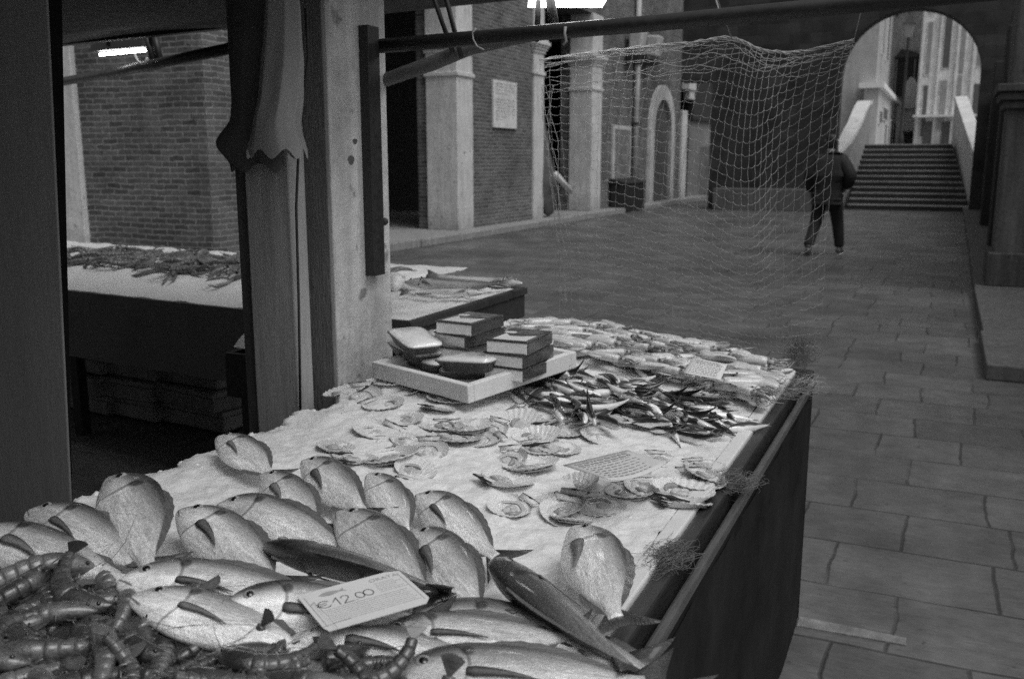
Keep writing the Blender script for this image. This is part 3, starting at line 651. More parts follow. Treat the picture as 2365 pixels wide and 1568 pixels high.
m = MB(); m.tube([ony(x, y, 2.37) for x, y in ((1100, 66), (1091, 76), (1093, 92), (1102, 108), (1118, 116))], .0022, 6)
m.build('tie', M_NET, t, True)
MB().tube([ony(x, y, 2.37) for x, y in ((1306, 62), (1304, 78), (1308, 96), (1300, 104))], .004, 6).build('tie', M_NET, t, True)
t = thing('wooden_pole', 'rough round wooden pole slanting up beside the stone pillar to the iron bar', 'pole', (-1.5, 2.45, 1.78))
pts = [ony(860, 196, 2.46), ony(905, 180, 2.47), ony(1000, 146, 2.48), ony(1085, 112, 2.5), ony(1180, 92, 2.5), ony(1260, 78, 2.5)]
MB().tube(pts, [.019, .02, .0215, .02, .0175, .015], 14).build('pole', M_POLE, t, True)
for k, (xa, xb, yb_) in enumerate(((1003, 1046, 122), (1031, 1066, 134))):
    t = thing('awning_rod', ['thin dark rod on the left dropping from awning to wooden pole', 'thin dark rod on the right dropping from awning to wooden pole'][k], 'rod', tuple(ony(xb, yb_, 2.455)), 'rods holding the wooden pole')
    MB().tube([ony(xb, yb_, 2.455), ony(xa, 0, 2.455), ony(xa-9, -28, 2.455)], .0075, 8).build('rod', M_IRON, t, True)
# lamp
lc = onz(1310, 4, 2.0)
t = thing('square_lamp', 'lit square white lamp hanging flat above the stall', 'lamp', tuple(lc))
def rot4(c, s, z, a=math.radians(45+24.7)): return [Vector((c.x+s*math.cos(a+PI/2*k), c.y+s*math.sin(a+PI/2*k), z)) for k in range(4)]
MB().hexa(rot4(lc, .158, 2.0), rot4(lc, .158, 2.004)).build('diffuser', M_LAMP, t)
MB().hexa(rot4(lc, .162, 2.0045), rot4(lc, .12, 2.035)).build('housing', M_STEEL, t)
MB().tube([ony(1284, 88, 2.41), lc+Vector((-.05, -.02, .035))], .014, 8).tube([ony(1240, 92, 2.41), lc+Vector((-.09, 0, .035))], .008, 8).build('bracket', M_MATT, t, True)
# ================= left stall
ls = thing('far_stall', 'dark fronted fish stall behind the posts with seafood on a strip of ice', 'stall', (-4, 4.2, 0))
def lsy(x): return 3.4-.092*(x+3.0)      # front edge runs slightly askew
m = MB(); xs = (-6.5, -2.3)
def slab(x0, x1, d0, d1, z0, z1): return [(x0, lsy(x0)+d0, z0), (x1, lsy(x1)+d0, z0), (x1, lsy(x1)+d1, z0), (x0, lsy(x0)+d1, z0)], [(x0, lsy(x0)+d0, z1), (x1, lsy(x1)+d0, z1), (x1, lsy(x1)+d1, z1), (x0, lsy(x0)+d1, z1)]
MB().hexa(*slab(-6.5, -2.3, 0, 1.3, .80, .84)).build('table_top', M_IRON, ls)
MB().hexa(*slab(-6.5, -2.3, -.02, 0, .50, .862)).build('front_panel', pm('far_front', .14, .3, 4), ls)
for x in (-6.2, -4.4, -2.6): MB().box(x-.03, x+.03, lsy(x)+.1, lsy(x)+.16, 0, .80).build('leg', M_IRON, ls)
MB().hexa(*slab(-3.9, -2.5, .72, 1.0, .90, .97)).build('back_tray', M_FOAM, ls)
def lz(x, d): return .862+.085*sm(.0, .45, d)+.008*noise.noise(Vector((x*7, d*9, 3)))+.004*noise.noise(Vector((x*30, d*30, 3)))
rows = []
for j in range(40):
    d_ = .002+1.28*j/39; rows.append([(x, lsy(x)+d_, lz(x, d_)) for x in [-6.4+4.0*i/120 for i in range(121)]])
o = MB().loft(rows, False, False).build('ice_strip', M_ICE, None, True); tag(o, 'strip of white ice along the front of the far stall', None, None, 'stuff')
# strip lamp and bar above it
t = thing('slanting_bar', 'black bar slanting over the far stall behind the posts', 'bar', (-4, 3.6, 2))
a, b = onz(150, 186, 2.), onz(530, 111, 2.); a, b = a+(a-b)*.5, b+(b-a)*.3
MB().tube([a, a.lerp(b, .5)-Vector((0, 0, .01)), b], .024, 10).build('tube', M_IRON, t, True)
MB().tube([ony(x, y, 3.42) for x, y in ((311, 126), (318, 142), (326, 148), (336, 145), (340, 134))], .006, 8).build('hook', M_WHITE, t, True)
t = thing('strip_lamp', 'thin lit strip lamp under a dark hood above the far stall', 'lamp', tuple(ony(280, 118, 3.6)))
MB().tube([ony(231, 127, 3.6), ony(336, 117, 3.6)], .0065, 8).build('tube', M_TUBE, t, True)
a, b = ony(222, 117, 3.6), ony(346, 106, 3.6)
MB().hexa([a+Vector((0, -.05, -.01)), b+Vector((0, -.05, -.01)), b+Vector((0, .08, -.01)), a+Vector((0, .08, -.01))], [a+Vector((.02, -.02, .05)), b+Vector((-.02, -.02, .05)), b+Vector((-.02, .05, .05)), a+Vector((.02, .05, .05))]).build('hood', M_IRON, t)
for (x0_, y0_, x1_, y1_, r_) in ((250, 108, 250, 20, .01), (348, 112, 350, 20, .012), (330, 60, 362, 160, .018), (356, 76, 372, 150, .016)): MB().tube([ony(x0_, y0_, 3.52), ony(x1_, y1_, 3.52)], r_, 8).build('hanger', M_IRON, t, True)
# foam boxes stacked in the dark under the far stall
fb = thing('foam_box', 'pale foam box topmost in the right stack under the far stall', 'box', (0, 0, 0), 'foam boxes under the far stall')
M_FOAMD = pm('grey_foam', .3, .4, 9, .7, .2, 90, .003)  # darker grey base than the tray foam
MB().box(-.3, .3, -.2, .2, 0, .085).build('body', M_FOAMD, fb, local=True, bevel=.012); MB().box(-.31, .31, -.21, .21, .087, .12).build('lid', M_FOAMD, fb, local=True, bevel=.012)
firstbox = [True]
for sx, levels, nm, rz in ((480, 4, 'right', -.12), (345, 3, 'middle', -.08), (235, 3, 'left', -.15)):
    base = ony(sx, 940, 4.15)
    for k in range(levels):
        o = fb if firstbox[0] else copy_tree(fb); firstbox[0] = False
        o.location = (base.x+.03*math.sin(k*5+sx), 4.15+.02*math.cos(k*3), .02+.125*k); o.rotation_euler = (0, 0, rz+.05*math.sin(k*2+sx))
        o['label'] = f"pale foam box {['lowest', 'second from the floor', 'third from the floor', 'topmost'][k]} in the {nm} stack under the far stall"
# ================= crates with long fish at the far left corner
cr = thing('fish_crate', 'dark plastic crate of ice with long pale fish on top beside the stone pillar', 'crate', (-1.9, 3.1, .87), 'dark fish crates stacked beyond the pillar')
def crate(t, x0, x1, y0, y1, z0, z1):
    w_ = .018
    m = MB().box(x0, x1, y0, y0+w_, z0, z1).box(x0, x1, y1-w_, y1, z0, z1).box(x0, x0+w_, y0+w_, y1-w_, z0, z1).box(x1-w_, x1, y0+w_, y1-w_, z0, z1).box(x0+w_, x1-w_, y0+w_, y1-w_, z0, z0+.02)
    m.build('body', M_CRATE, t, bevel=.003)
    MB().box(x1+.0005, x1+.008, y0-.008, y1+.008, z1-.03, z1-.004).box(x0, x1, y1+.0005, y1+.008, z1-.03, z1-.004).build('rim', M_CRATE, t)
crate(cr, -2.25, -1.6, 2.66, 3.61, .885, 1.015)
c2 = thing('fish_crate', 'dark plastic crate under the top crate with ice spilling over its near end', 'crate', (-1.9, 3.1, .7), 'dark fish crates stacked beyond the pillar')
crate(c2, -2.27, -1.61, 2.5, 3.58, .72, .88)
c3 = thing('fish_crate', 'lowest dark plastic crate of the stack beyond the pillar', 'crate', (-1.9, 3.1, .5), 'dark fish crates stacked beyond the pillar')
crate(c3, -2.25, -1.62, 2.55, 3.6, .54, .715)
t = thing('trestle', 'dark trestle carrying the stacked fish crates', 'trestle', (-1.9, 3.1, 0))
MB().box(-2.3, -1.58, 2.5, 3.62, .5, .535).build('top', M_WOODD, t)
for x in (-2.25, -1.63):
    for y in (2.55, 3.57): MB().box(x-.025, x+.025, y-.025, y+.025, 0, .498).build('leg', M_WOODD, t)
rows = []
for j in range(50):
    y = 2.68+.91*j/49
    rows.append([(x, y, 1.004+.012*noise.noise(Vector((x*9, y*9, 7)))+.006*noise.noise(Vector((x*40, y*40, 7)))) for x in [-2.23+.61*i/40 for i in range(41)]])
o = MB().loft(rows, False, False).build('crate_ice', M_ICE, None, True); tag(o, 'ice filling the top dark crate', None, None, 'stuff')
rows = []
for j in range(16):
    y = 2.515+.16*j/15
    rows.append([(x, y, .90+.09*j/15+.012*noise.noise(Vector((x*14, y*14, 2)))) for x in [-2.24+.62*i/24 for i in range(25)]])
o = MB().loft(rows, False, False).build('spilled_ice', M_ICE, None, True); tag(o, 'ice heaped on the near end of the second crate', None, None, 'stuff')
# ================= fish and shellfish prototypes (unit length, snout at the origin, tail along +X, back along +Y)
def spl(tab, s):
    n = len(tab)
    for i in range(n-1):
        a, va = tab[i]; b, vb = tab[i+1]
        if s <= b:
            f = (s-a)/(b-a); h = b-a
            m0 = (vb-tab[i-1][1])/(b-tab[i-1][0])*h if i > 0 else (vb-va)*1.6
            m1 = (tab[i+2][1]-va)/(tab[i+2][0]-a)*h if i < n-2 else vb-va
            return (2*f**3-3*f*f+1)*va+(f**3-2*f*f+f)*m0+(3*f*f-2*f**3)*vb+(f**3-f*f)*m1
    return tab[-1][1]
def bend(p, ky, kz):
    x = p[0]-.3; return (p[0], p[1]+ky*x*abs(x), p[2]+kz*x*x)
def fish_meshes(D, V, T, mat, fmat, ky=0, kz=0, tail=(.84, 1., .16, .06), n=26, rings=42, eye=(.105, .04, .031), dors=(.32, .78, .035), pec=(.25, .5, -.02, .05), finm=None, anal=(.6, .8, .03)):
    out = {}; m = MB(); R_ = []; xe = D[-1][0]
    for k in range(rings):
        s = xe*(k/(rings-1))**1.15 if k else .002
        d, v, t = spl(D, s), spl(V, s), spl(T, s)
        mid, hh = (d+v)/2, (d-v)/2; r = []
        for j in range(n):
            a = 2*PI*j/n; c_, s_ = math.cos(a), math.sin(a)
            yy = mid+hh*s_*(abs(s_)**.08 if s_ else 1); zz = t*(abs(c_)**1.15)*(1 if c_ > 0 else -1)*(1-.12*s_)
            if s < .262: zz *= 1+.13*sm(.06, .24, s)*(1-.5*abs(s_))
            r.append(bend((s, yy, zz), ky, kz))
        R_.append(r)
    out['body'] = m.loft(R_).mesh('fish_body', mat, True)
    x0, x1, sp_, fk = tail; m = MB()
    d, v = spl(D, xe), spl(V, xe); N_ = 9; pts = []
    for k in range(N_):
        f = k/(N_-1)*2-1
        ytip = (d+v)/2+f*sp_; xt = x1-fk*(1-abs(f)**1.3)*1.0-.0
        pts.append(((x0-.015, (d+v)/2+f*(d-v)/2, 0), ((x0+xt)/2, (d+v)/2+f*(sp_*.62+.0), .004*math.sin(k*2)), (xt, ytip, .006*math.sin(k*1.7))))
    for zt, in ((.0045,),):
        top = [[bend((q[0], q[1], q[2]+(zt if i < 2 else .001)), ky, kz) for i, q in enumerate(p)] for p in pts]; bot = [[bend((q[0], q[1], q[2]-(zt if i < 2 else .001)), ky, kz) for i, q in enumerate(p)] for p in pts]
        m.loft([t_+b_[::-1] for t_, b_ in zip(top, bot)])
    out['tail_fin'] = m.mesh('tail_fin', fmat if fmat is M_FIN2 else M_TAIL, True)
    if dors:
        m = MB(); a, b, h = dors; R_ = []
        for k in range(14):
            s = a+(b-a)*k/13; y = spl(D, s)-.006; hh = h*math.sin(PI*min(1, (k+.4)/13.2))**.5*(1+.15*(k % 2))
            R_.append([bend((s, y, .005), ky, kz), bend((s+.02, y+hh, .001), ky, kz), bend((s+.02, y+hh, -.001), ky, kz), bend((s, y, -.005), ky, kz)])
        out['dorsal_fin'] = m.loft(R_).mesh('dorsal_fin', fmat)
    if anal:
        m = MB(); a, b, h = anal; R_ = []
        for k in range(8):
            s = a+(b-a)*k/7; y = spl(V, s)+.006; hh = h*math.sin(PI*min(1, (k+.4)/7.4))**.5
            R_.append([bend((s, y, .004), ky, kz), bend((s+.02, y-hh, .001), ky, kz), bend((s+.02, y-hh, -.001), ky, kz), bend((s, y, -.004), ky, kz)])
        out['anal_fin'] = m.loft(R_).mesh('anal_fin', fmat)
    if pec:
        a, b, y0_, wd = pec
        for sg in (1, -1):
            m = MB(); R_ = []
            for k in range(9):
                f = k/8; s = a+(b-a)*f; w_ = wd*(1.15-.15*f)*(1-f)**.7*(1.0 if f > .01 else .7)+.002; y = y0_-.05*f+.012*math.sin(f*3)
                z = sg*(spl(T, s)*(1-.1*f)+.004+.012*f)
                R_.append([bend((s, y-w_/2, z), ky, kz), bend((s, y, z+sg*.006), ky, kz), bend((s, y+w_/2, z+sg*.002), ky, kz), bend((s, y, z-sg*.003), ky, kz)])
            out['pectoral_fin%d' % sg] = m.loft(R_).mesh('pectoral_fin', finm or fmat, True)
    if eye:
        ex, ey, er = eye
        for sg in (1, -1):
            z = sg*(spl(T, ex)*.83)
            out['eye%d' % sg] = MB().ball(bend((ex, ey, z), ky, kz), er, er, er*.42, 12, 8).mesh('eye', M_EYEW, True)
            out['pupil%d' % sg] = MB().ball(bend((ex, ey, z+sg*er*.2), ky, kz), er*.62, er*.62, er*.3, 10, 6).mesh('pupil', M_EYE, True)
    return out
def fish(me, name, label, cat, group=None):
    r = thing(name, label, cat, (0, 0, 0), group); eyes = {}
    for k, v in me.items():
        nm = k.rstrip('-1')
        if nm == 'pupil': part(nm, v, eyes[k[5:]])
        else:
            o = part(nm, v, r)
            if nm == 'eye': eyes[k[3:]] = o
    return r
def orient(o, head, tail, L, roll):
    x = (tail-head).normalized(); up = Vector((0, 0, 1)); y = up.cross(x).normalized(); z = x.cross(y).normalized()
    q = Matrix((x, y, z)).transposed().to_4x4() @ Matrix.Rotation(math.radians(roll), 4, 'X')
    o.matrix_world = Matrix.Translation(head) @ q @ Matrix.Scale(L, 4)
BD = [(0, .012), (.02, .05), (.06, .094), (.13, .136), (.24, .163), (.33, .164), (.44, .15), (.56, .12), (.67, .082), (.76, .05), (.82, .036), (.87, .034)]
BV = [(0, -.03), (.02, -.046), (.07, -.066), (.14, -.092), (.24, -.118), (.33, -.13), (.44, -.13), (.56, -.11), (.67, -.078), (.76, -.047), (.82, -.034), (.87, -.032)]
BT = [(0, .02), (.03, .034), (.08, .047), (.15, .058), (.24, .064), (.34, .067), (.45, .064), (.56, .055), (.66, .042), (.75, .028), (.82, .017), (.86, .012)]
breams = [fish_meshes(BD, BV, BT, M_BREAM, M_FIN, ky, kz) for ky, kz in ((0, 0), (.10, -.05), (-.09, .05))]
breamd = [fish_meshes(BD, BV, BT, M_BREAMD, M_FIN, ky, kz) for ky, kz in ((0, 0), (-.1, -.1))]
sl = lambda t, f: [(a, b*f) for a, b in t]
bass = fish_meshes(sl(BD, .62), sl(BV, .66), sl(BT, .85), M_BASS, M_FIN, .06, -.08, tail=(.84, 1., .1, .05), eye=(.1, .028, .016))
# head px, tail px, length, roll, lift head, lift tail, kind, label
FISH = [
 ((-75, 1232), (235, 1322), .30, 24, .05, .02, breams[0], 'silver bream cut by the left edge behind the prawns'),
 ((72, 1180), (325, 1318), .30, 28, .055, .025, breams[1], 'silver bream with its head at the ice edge, left of the broadest bream'),
 ((255, 1112), (425, 1420), .355, 24, .07, .03, breams[2], 'broadest upright bream with dark crown standing highest at the left ice edge'),
 ((420, 1182), (668, 1372), .30, 26, .055, .03, breams[0], 'plump bream right beside the broadest one, above the fish with the black back'),
 ((506, 1165), (775, 1262), .29, 46, .04, .02, breams[1], 'slim looking bream turned to show its back, left of the centre row'),
 ((506, 1012), (672, 1128), .25, 24, .045, .02, breams[0], 'farthest bream, alone on the bare ice at the left edge'),
 ((606, 1100), (792, 1262), .26, 28, .05, .02, breams[2], 'bream just below the farthest one, pale with bright flank'),
 ((704, 1064), (846, 1202), .25, 30, .055, .02, breams[1], 'short round bream in the back row below the first scallops'),
 ((852, 1100), (950, 1236), .25, 24, .055, .02, breams[2], 'round bream in the back row with a straight dark fin down its side'),
 ((782, 1187), (992, 1378), .30, 24, .06, .03, breams[0], 'large bream above the price card with its tail behind the card'),
 ((966, 1143), (1150, 1305), .27, 30, .05, .02, breams[1], 'rightmost bream of the back row lying on open ice'),
 ((954, 1232), (1150, 1452), .30, 30, .06, .03, breams[2], 'large bream right of the price card with a long dark side fin'),
 ((612, 1262), (892, 1330), .30, 142, .065, .05, breamd[0], 'black backed bream turned belly down behind the price card'),
 ((1156, 1302), (1405, 1532), .33, 150, .06, .03, breamd[1], 'dark scaly bream slanting down to the rail at the front right'),
 ((1330, 1222), (1455, 1500), .32, 30, .065, .04, breams[0], 'bream nearest the rail on the right, its tail over the rail'),
 ((276, 1340), (600, 1378), .29, 24, .06, .04, breams[1], 'bream lying across behind the prawns with its head at the pile'),
 ((306, 1385), (572, 1462), .28, 22, .07, .05, breams[2], 'bream half under the prawns with a dark slanting fin'),
 ((515, 1402), (770, 1422), .27, 32, .075, .05, breams[0], 'bream with bright cheek facing left under the price card corner'),
 ((860, 1478), (1200, 1478), .27, 22, .055, .04, breams[1], 'bream with open gills facing left below the price card'),
 ((960, 1432), (1330, 1502), .34, 24, .03, .02, breams[2], 'long grey bream stretched along the front below the price card'),
 ((905, 1570), (1300, 1575), .32, 26, .06, .04, breams[0], 'bream cut by the bottom edge of the picture'),
 ((1190, 1470), (1420, 1545), .27, 24, .015, .015, breams[2], 'dull bream lying flat beside the rail under the dark scaly one'),
]
rf = random.Random(77)
for h_, t_, L, ro, lh, lt, me, lab in FISH:
    r = fish(me, 'sea_bream', lab, 'fish', 'sea breams heaped on the front of the stall'); orient(r, ice(*h_, lh), ice(*t_, lt+.016), L*1.1*rf.uniform(.96, 1.05), ro*.65+rf.uniform(-4, 8) if ro < 90 else ro)
    q = rf.random()
    for f_ in [k for k in r.children if k.name.startswith('pectoral')]:
        if q < .16: bpy.data.objects.remove(f_)
        elif q < .5: f_.material_slots[0].link = 'OBJECT'; f_.material_slots[0].material = M_FIN2
    if q > .16:
        for f_ in [k for k in r.children if k.name.startswith('pectoral')]: f_.rotation_euler.z = 0; f_.scale = (1, rf.uniform(.7, 1.25), 1)
r = fish(bass, 'sea_bass', 'long sea bass with black tail along the front edge, half under the prawns', 'fish'); orient(r, ice(665, 1476, .07), ice(1082, 1508, .06), .29, 22)
# ---- sardines
SD = [(0, .004), (.04, .04), (.12, .066), (.25, .09), (.4, .095), (.55, .084), (.7, .05), (.8, .03), (.87, .02)]
ST = [(0, .006), (.04, .03), (.12, .046), (.25, .064), (.4, .066), (.55, .057), (.7, .034), (.8, .02), (.87, .01)]
SV = [(a, -b*1.05) for a, b in SD]
sard = []
for ky, kz in ((0, 0), (.45, 0), (-.5, .1), (.2, -.4), (-.9, .0), (.9, .1), (0, .5)):
    sard.append(fish_meshes(SD, SV, ST, M_SARD, M_FIN2, ky, kz, tail=(.86, .96, .042, .05), n=14, rings=18, eye=(.075, .012, .014), dors=(.42, .52, .03), pec=None, anal=None))
def inpoly(p, poly):
    c = False; x, y = p
    for (x0, y0), (x1, y1) in zip(poly, poly[1:]+poly[:1]):
        if (y0 > y) != (y1 > y) and x < (x1-x0)*(y-y0)/(y1-y0)+x0: c = not c
    return c
def scatter(poly, n, seed, mind):
    rr = random.Random(seed); pts = []; xs = [p[0] for p in poly]; ys = [p[1] for p in poly]; k = 0
    while len(pts) < n and k < 60000:
        k += 1; p = (rr.uniform(min(xs), max(xs)), rr.uniform(min(ys), max(ys)))
        if inpoly(p, poly) and all((p[0]-q[0])**2+((p[1]-q[1])*1.8)**2 > mind**2*(1 if k < 20000 else .5) for q in pts): pts.append(p)
    return pts
GS = 'sardines heaped on the ice'
protos = [fish(m_, 'sardine', 'small dark backed silver sardine in the jumbled heap on the ice', 'fish', GS) for m_ in sard]
used = set()
def again(i, protos):
    if i not in used: used.add(i); return protos[i]
    return copy_tree(protos[i])
rr = random.Random(21)
SP = [(1200, 885), (1255, 850), (1340, 862), (1400, 868), (1480, 880), (1560, 900), (1650, 925), (1685, 960), (1660, 992), (1570, 1006), (1470, 985), (1390, 975), (1300, 958), (1230, 930)]
for k, (px, py) in enumerate(sorted(scatter(SP, 125, 4, 15), key=lambda q: -q[1]*0+rr.random())):
    i = rr.randrange(len(sard)); o = again(i, protos)
    c = sum(math.exp(-((px-x_)**2/150**2+(py-y_)**2/45**2)) for x_, y_ in ((1430, 935),))
    lift = .012+.055*c*rr.random()
    p = ice(px, py, lift); a = rr.gauss(-.35, .6)+(PI if rr.random() < .45 else 0); L = rr.uniform(.125, .16)
    d = Vector((math.cos(a), math.sin(a), rr.gauss(0, .1))); orient(o, p-d*L*.45, p+d*L*.55, L, rr.choice([20, 165, 70, 110])+rr.gauss(0, 25))
# a few placed by hand round the edge of the heap
for h_, t_, ro in (((1480, 975), (1600, 1022), 60), ((1545, 998), (1645, 1022), 80), ((1230, 870), (1340, 858), 70), ((1260, 862), (1390, 868), 75), ((1470, 850), (1520, 885), 60), ((1290, 955), (1380, 968), 150), ((1680, 990), (1735, 985), 60), ((1180, 905), (1225, 940), 60)):
    o = again(rr.randrange(2), protos); orient(o, ice(*h_, .014), ice(*t_, .012), .14, ro)
# ---- squid
def squid_meshes(kb, seed):
    rr = random.Random(seed); R_ = []; n = 18
    B = lambda x, y, z: (x, y+kb*(x-.3)**2, z)
    for s, r in [(0, .006), (.01, .024), (.04, .045), (.1, .062), (.2, .076), (.32, .085), (.44, .087), (.54, .084), (.6, .076), (.615, .055)]:
        R_.append([B(s, r*math.cos(2*PI*j/n), r*.8*math.sin(2*PI*j/n)) for j in range(n)])
    out = {'mantle': MB().loft(R_).mesh('mantle', M_SQUID, True)}
    m = MB()
    for sg in (1, -1):
        R2 = []
        for k in range(9):
            f = k/8; s = .01+.34*f; w_ = .095*math.sin(PI*min(1, f*.98+.02))**.6; y = .03+.04*f
            R2.append([B(s, sg*y, .012), B(s+.02, sg*(y+w_), .004), B(s+.02, sg*(y+w_), 0), B(s, sg*y, .0)])
        m.loft(R2)
    out['fin'] = m.mesh('fin', M_SQUID, True)
    out['head'] = MB().loft([[B(s, r*math.cos(2*PI*j/12), r*.8*math.sin(2*PI*j/12)) for j in range(12)] for s, r in ((.6, .04), (.63, .055), (.68, .056), (.72, .042), (.735, .02))]).mesh('head', M_SQUIDT, True)
    out['eye'] = MB().ball(B(.665, .045, .025), .019, n=8, m=6).ball(B(.665, -.045, .025), .019, n=8, m=6).mesh('eye', M_EYE, True)
    m = MB()
    for k in range(7):
        a = 2*PI*k/7; w1, w2 = rr.uniform(-.1, .1), rr.uniform(-.12, .12); l = rr.uniform(.2, .3)
        m.tube([B(.71, .025*math.cos(a), .02*math.sin(a)), B(.71+l*.4, .04*math.cos(a)+w1*.4, .025*math.sin(a)), B(.71+l*.8, .04*math.cos(a)+w1, -.01), B(.71+l, .05*math.cos(a)+w2, -.02)], [.016, .013, .009, .004], 6)
    out['arms'] = m.mesh('arms', M_SQUIDT, True); return out
GQ = 'squid laid out at the far end of the stall'
used = set(); qprot = []
for k, kb in enumerate((0, .25, -.25)):
    r = thing('squid', 'pale squid among many laid out at the far end of the stall', 'squid', (0, 0, 0), GQ)
    me = squid_meshes(kb, k)
    for nm in ('mantle', 'fin', 'head', 'eye', 'arms'): part(nm, me[nm], r)
    qprot.append(r)
QP = [(1195, 772), (1240, 742), (1320, 742), (1440, 758), (1560, 784), (1660, 800), (1760, 832), (1825, 866), (1835, 890), (1780, 925), (1715, 905), (1640, 885), (1550, 862), (1470, 842), (1385, 820), (1320, 800), (1262, 782)]
rr = random.Random(33)
for k, (px, py) in enumerate(scatter(QP, 135, 9, 18)):
    o = again(rr.randrange(3), qprot)
    p = ice(px, py, .018+.03*rr.random()); a = rr.gauss(-.05, .42)+(PI if rr.random() < .4 else 0); L = rr.uniform(.16, .22)
    d = Vector((math.cos(a), math.sin(a), rr.gauss(0, .06)))
    over = max((p+d*L*.55).x, (p-d*L*.45).x)+.385
    if over > 0: p.x -= over
    orient(o, p-d*L*.45, p+d*L*.55, L, rr.gauss(0, 20))
# ---- scallops
def scallop_meshes(seed, dep=.24):
    rr = random.Random(seed); m = MB(); nt_, nr = 121, 9; top = []; 
    def P(th, rho):
        R_ = 1.0-.12*abs(math.sin(th/2))**3
        a = th+PI/2; rib = .007*math.cos(th*25)*rho**1.2
        r_ = R_*rho*(1+.012*math.cos(th*25)*(rho > .9))
        return Vector((r_*math.cos(a), r_*math.sin(a)*.95, dep*(rho**2.2)+rib))
    # fan grown from the hinge at (0,-.92)
    hx = Vector((0, -.92, dep*.55)); rows = []
    for i in range(nt_):
        th = -2.55+5.1*i/(nt_-1); e = P(th, 1.)
        rows.append([hx+(e-hx)*f+Vector((0, 0, -dep*1.15*math.sin(PI*f)**1.0*(.9 if f < .98 else 0)))+Vector((0, 0, .011*math.cos(th*25)*f)) for f in [j/nr for j in range(nr+1)]])
    low = [[p+Vector((0, 0, -.03)) for p in r_] for r_ in rows]
    m.loft(rows, False, False); m.loft([r_[::-1] for r_ in low], False, False)
    for r1, r2, l1, l2 in zip(rows, rows[1:], low, low[1:]): m.add([r1[-1], r2[-1], l2[-1], l1[-1]], [(0, 1, 2, 3)])
    m.prism([Vector((-.52, -1.0, dep*.6)), Vector((.52, -1.0, dep*.6)), Vector((.42, -.72, dep*.5)), Vector((-.42, -.72, dep*.5))], (0, 0, .04))
    out = {'shell': m.mesh('shell', M_SHELL if seed % 3 else M_SHELL2, True)}
    out['hinge'] = MB().tube([(-.55, -1.02, dep*.66), (-.2, -1.03, dep*.66), (0, -1.0, dep*.6), (.2, -1.03, dep*.66), (.55, -1.02, dep*.66)], [.03, .035, .075, .035, .03], 7).mesh('hinge', M_HINGE, True)
    fl = MB(); R_ = []; 
    for k in range(25):
        a = 2*PI*k/24; r0 = .6+.03*math.sin(a*5+seed)
        R_.append([(r0*.82*math.cos(a), r0*.8*math.sin(a)+.08, .02), (r0*math.cos(a), r0*.96*math.sin(a)+.08, .035+.006*math.sin(a*11)), (r0*1.14*math.cos(a), r0*1.09*math.sin(a)+.08, .03+.006*math.sin(a*9)), (r0*1.2*math.cos(a), r0*1.15*math.sin(a)+.08, .0)])
    out['mantle'] = fl.loft(R_, False, False).mesh('mantle', M_FRILL, True)
    ox, oy = rr.uniform(-.15, .15), rr.uniform(-.15, .1)
    f1, f2, f3 = rr.uniform(.2, .45), rr.uniform(0, 6), rr.uniform(.75, 1.15)
    out['flesh'] = MB().loft([[(ox+r_*f3*math.cos(a)*(1+.14*math.sin(2*a+f2)+.07*math.sin(5*a+f1*9)), oy+r_*math.sin(a)*.85*(1+.1*math.sin(3*a+f2)), z+.02*math.sin(3*a+f2)*(z > 0)) for a in [2*PI*j/24 for j in range(24)]] for r_, z in ((.36, -.05), (.4, .02), (.37, .055), (.28, .075), (.1, .085), (.01, .085))]).mesh('flesh', M_FLESH if seed % 2 else M_FRILL, True)
    m = MB(); pts = [Vector((ox+.46*math.cos(a), oy+.42*math.sin(a), .06+.015*math.sin(a*3))) for a in [.2+seed+1.9*j/8 for j in range(9)]]
    out['coral'] = m.tube(pts, [.02, .06, .085, .095, .095, .08, .065, .04, .02], 10).mesh('coral', M_CORAL, True)
    return out
used = set(); sprot = []
SCL = ['open scallop on the ice beside the foam tray', 'open scallop in the pale scatter in the middle of the stall', 'open scallop beside the large blank card near the rail']
GSC = ['scallops beside the foam tray', 'scallops in the middle of the ice', 'scallops near the large card']
SC = [[(835, 915), (890, 888), (965, 893), (1040, 922), (884, 938), (800, 905), (1010, 945), (940, 905)],
      [(941, 972), (1020, 985), (1076, 990), (941, 1022), (1050, 1012), (1201, 985), (1170, 952), (1300, 1002), (1240, 1012), (816, 1060), (776, 1033), (900, 1060), (958, 1087), (1110, 1018), (1330, 985), (1385, 1015), (985, 1040), (870, 1000), (1130, 990), (1250, 975)],
      [(1170, 1066), (1170, 1110), (1244, 1036), (1180, 1174), (1290, 1170), (1378, 1170), (1455, 1140), (1525, 1065), (1627, 1077), (1609, 1116), (1580, 1166), (1500, 1127), (1575, 1140), (1310, 1190), (1330, 1120), (1225, 1080), (1290, 1040), (1640, 1100), (1320, 1205)]]
vs = [scallop_meshes(k, .1+.05*(k % 3)) for k in range(9)]
rr = random.Random(5)
for gi, pts in enumerate(SC):
    pr = []
    for k, (px, py) in enumerate(pts):
        o = thing('scallop', SCL[gi], 'scallop', (0, 0, 0), GSC[gi]); me = vs[(k*2+gi) % 9]
        for nm in ('shell', 'hinge', 'mantle', 'flesh', 'coral'): part(nm, me[nm], o)
        s = rr.uniform(.044, .07)
        o.matrix_world = Matrix.Translation(ice(px, py, -.005+.009*rr.random())) @ Matrix.Rotation(rr.gauss(.3, .5)+(PI if rr.random() < .8 else 0), 4, 'Z') @ Matrix.Rotation(rr.gauss(.0, .15), 4, 'X') @ Matrix.Rotation(rr.gauss(0, .14), 4, 'Y') @ Matrix.Scale(s, 4)
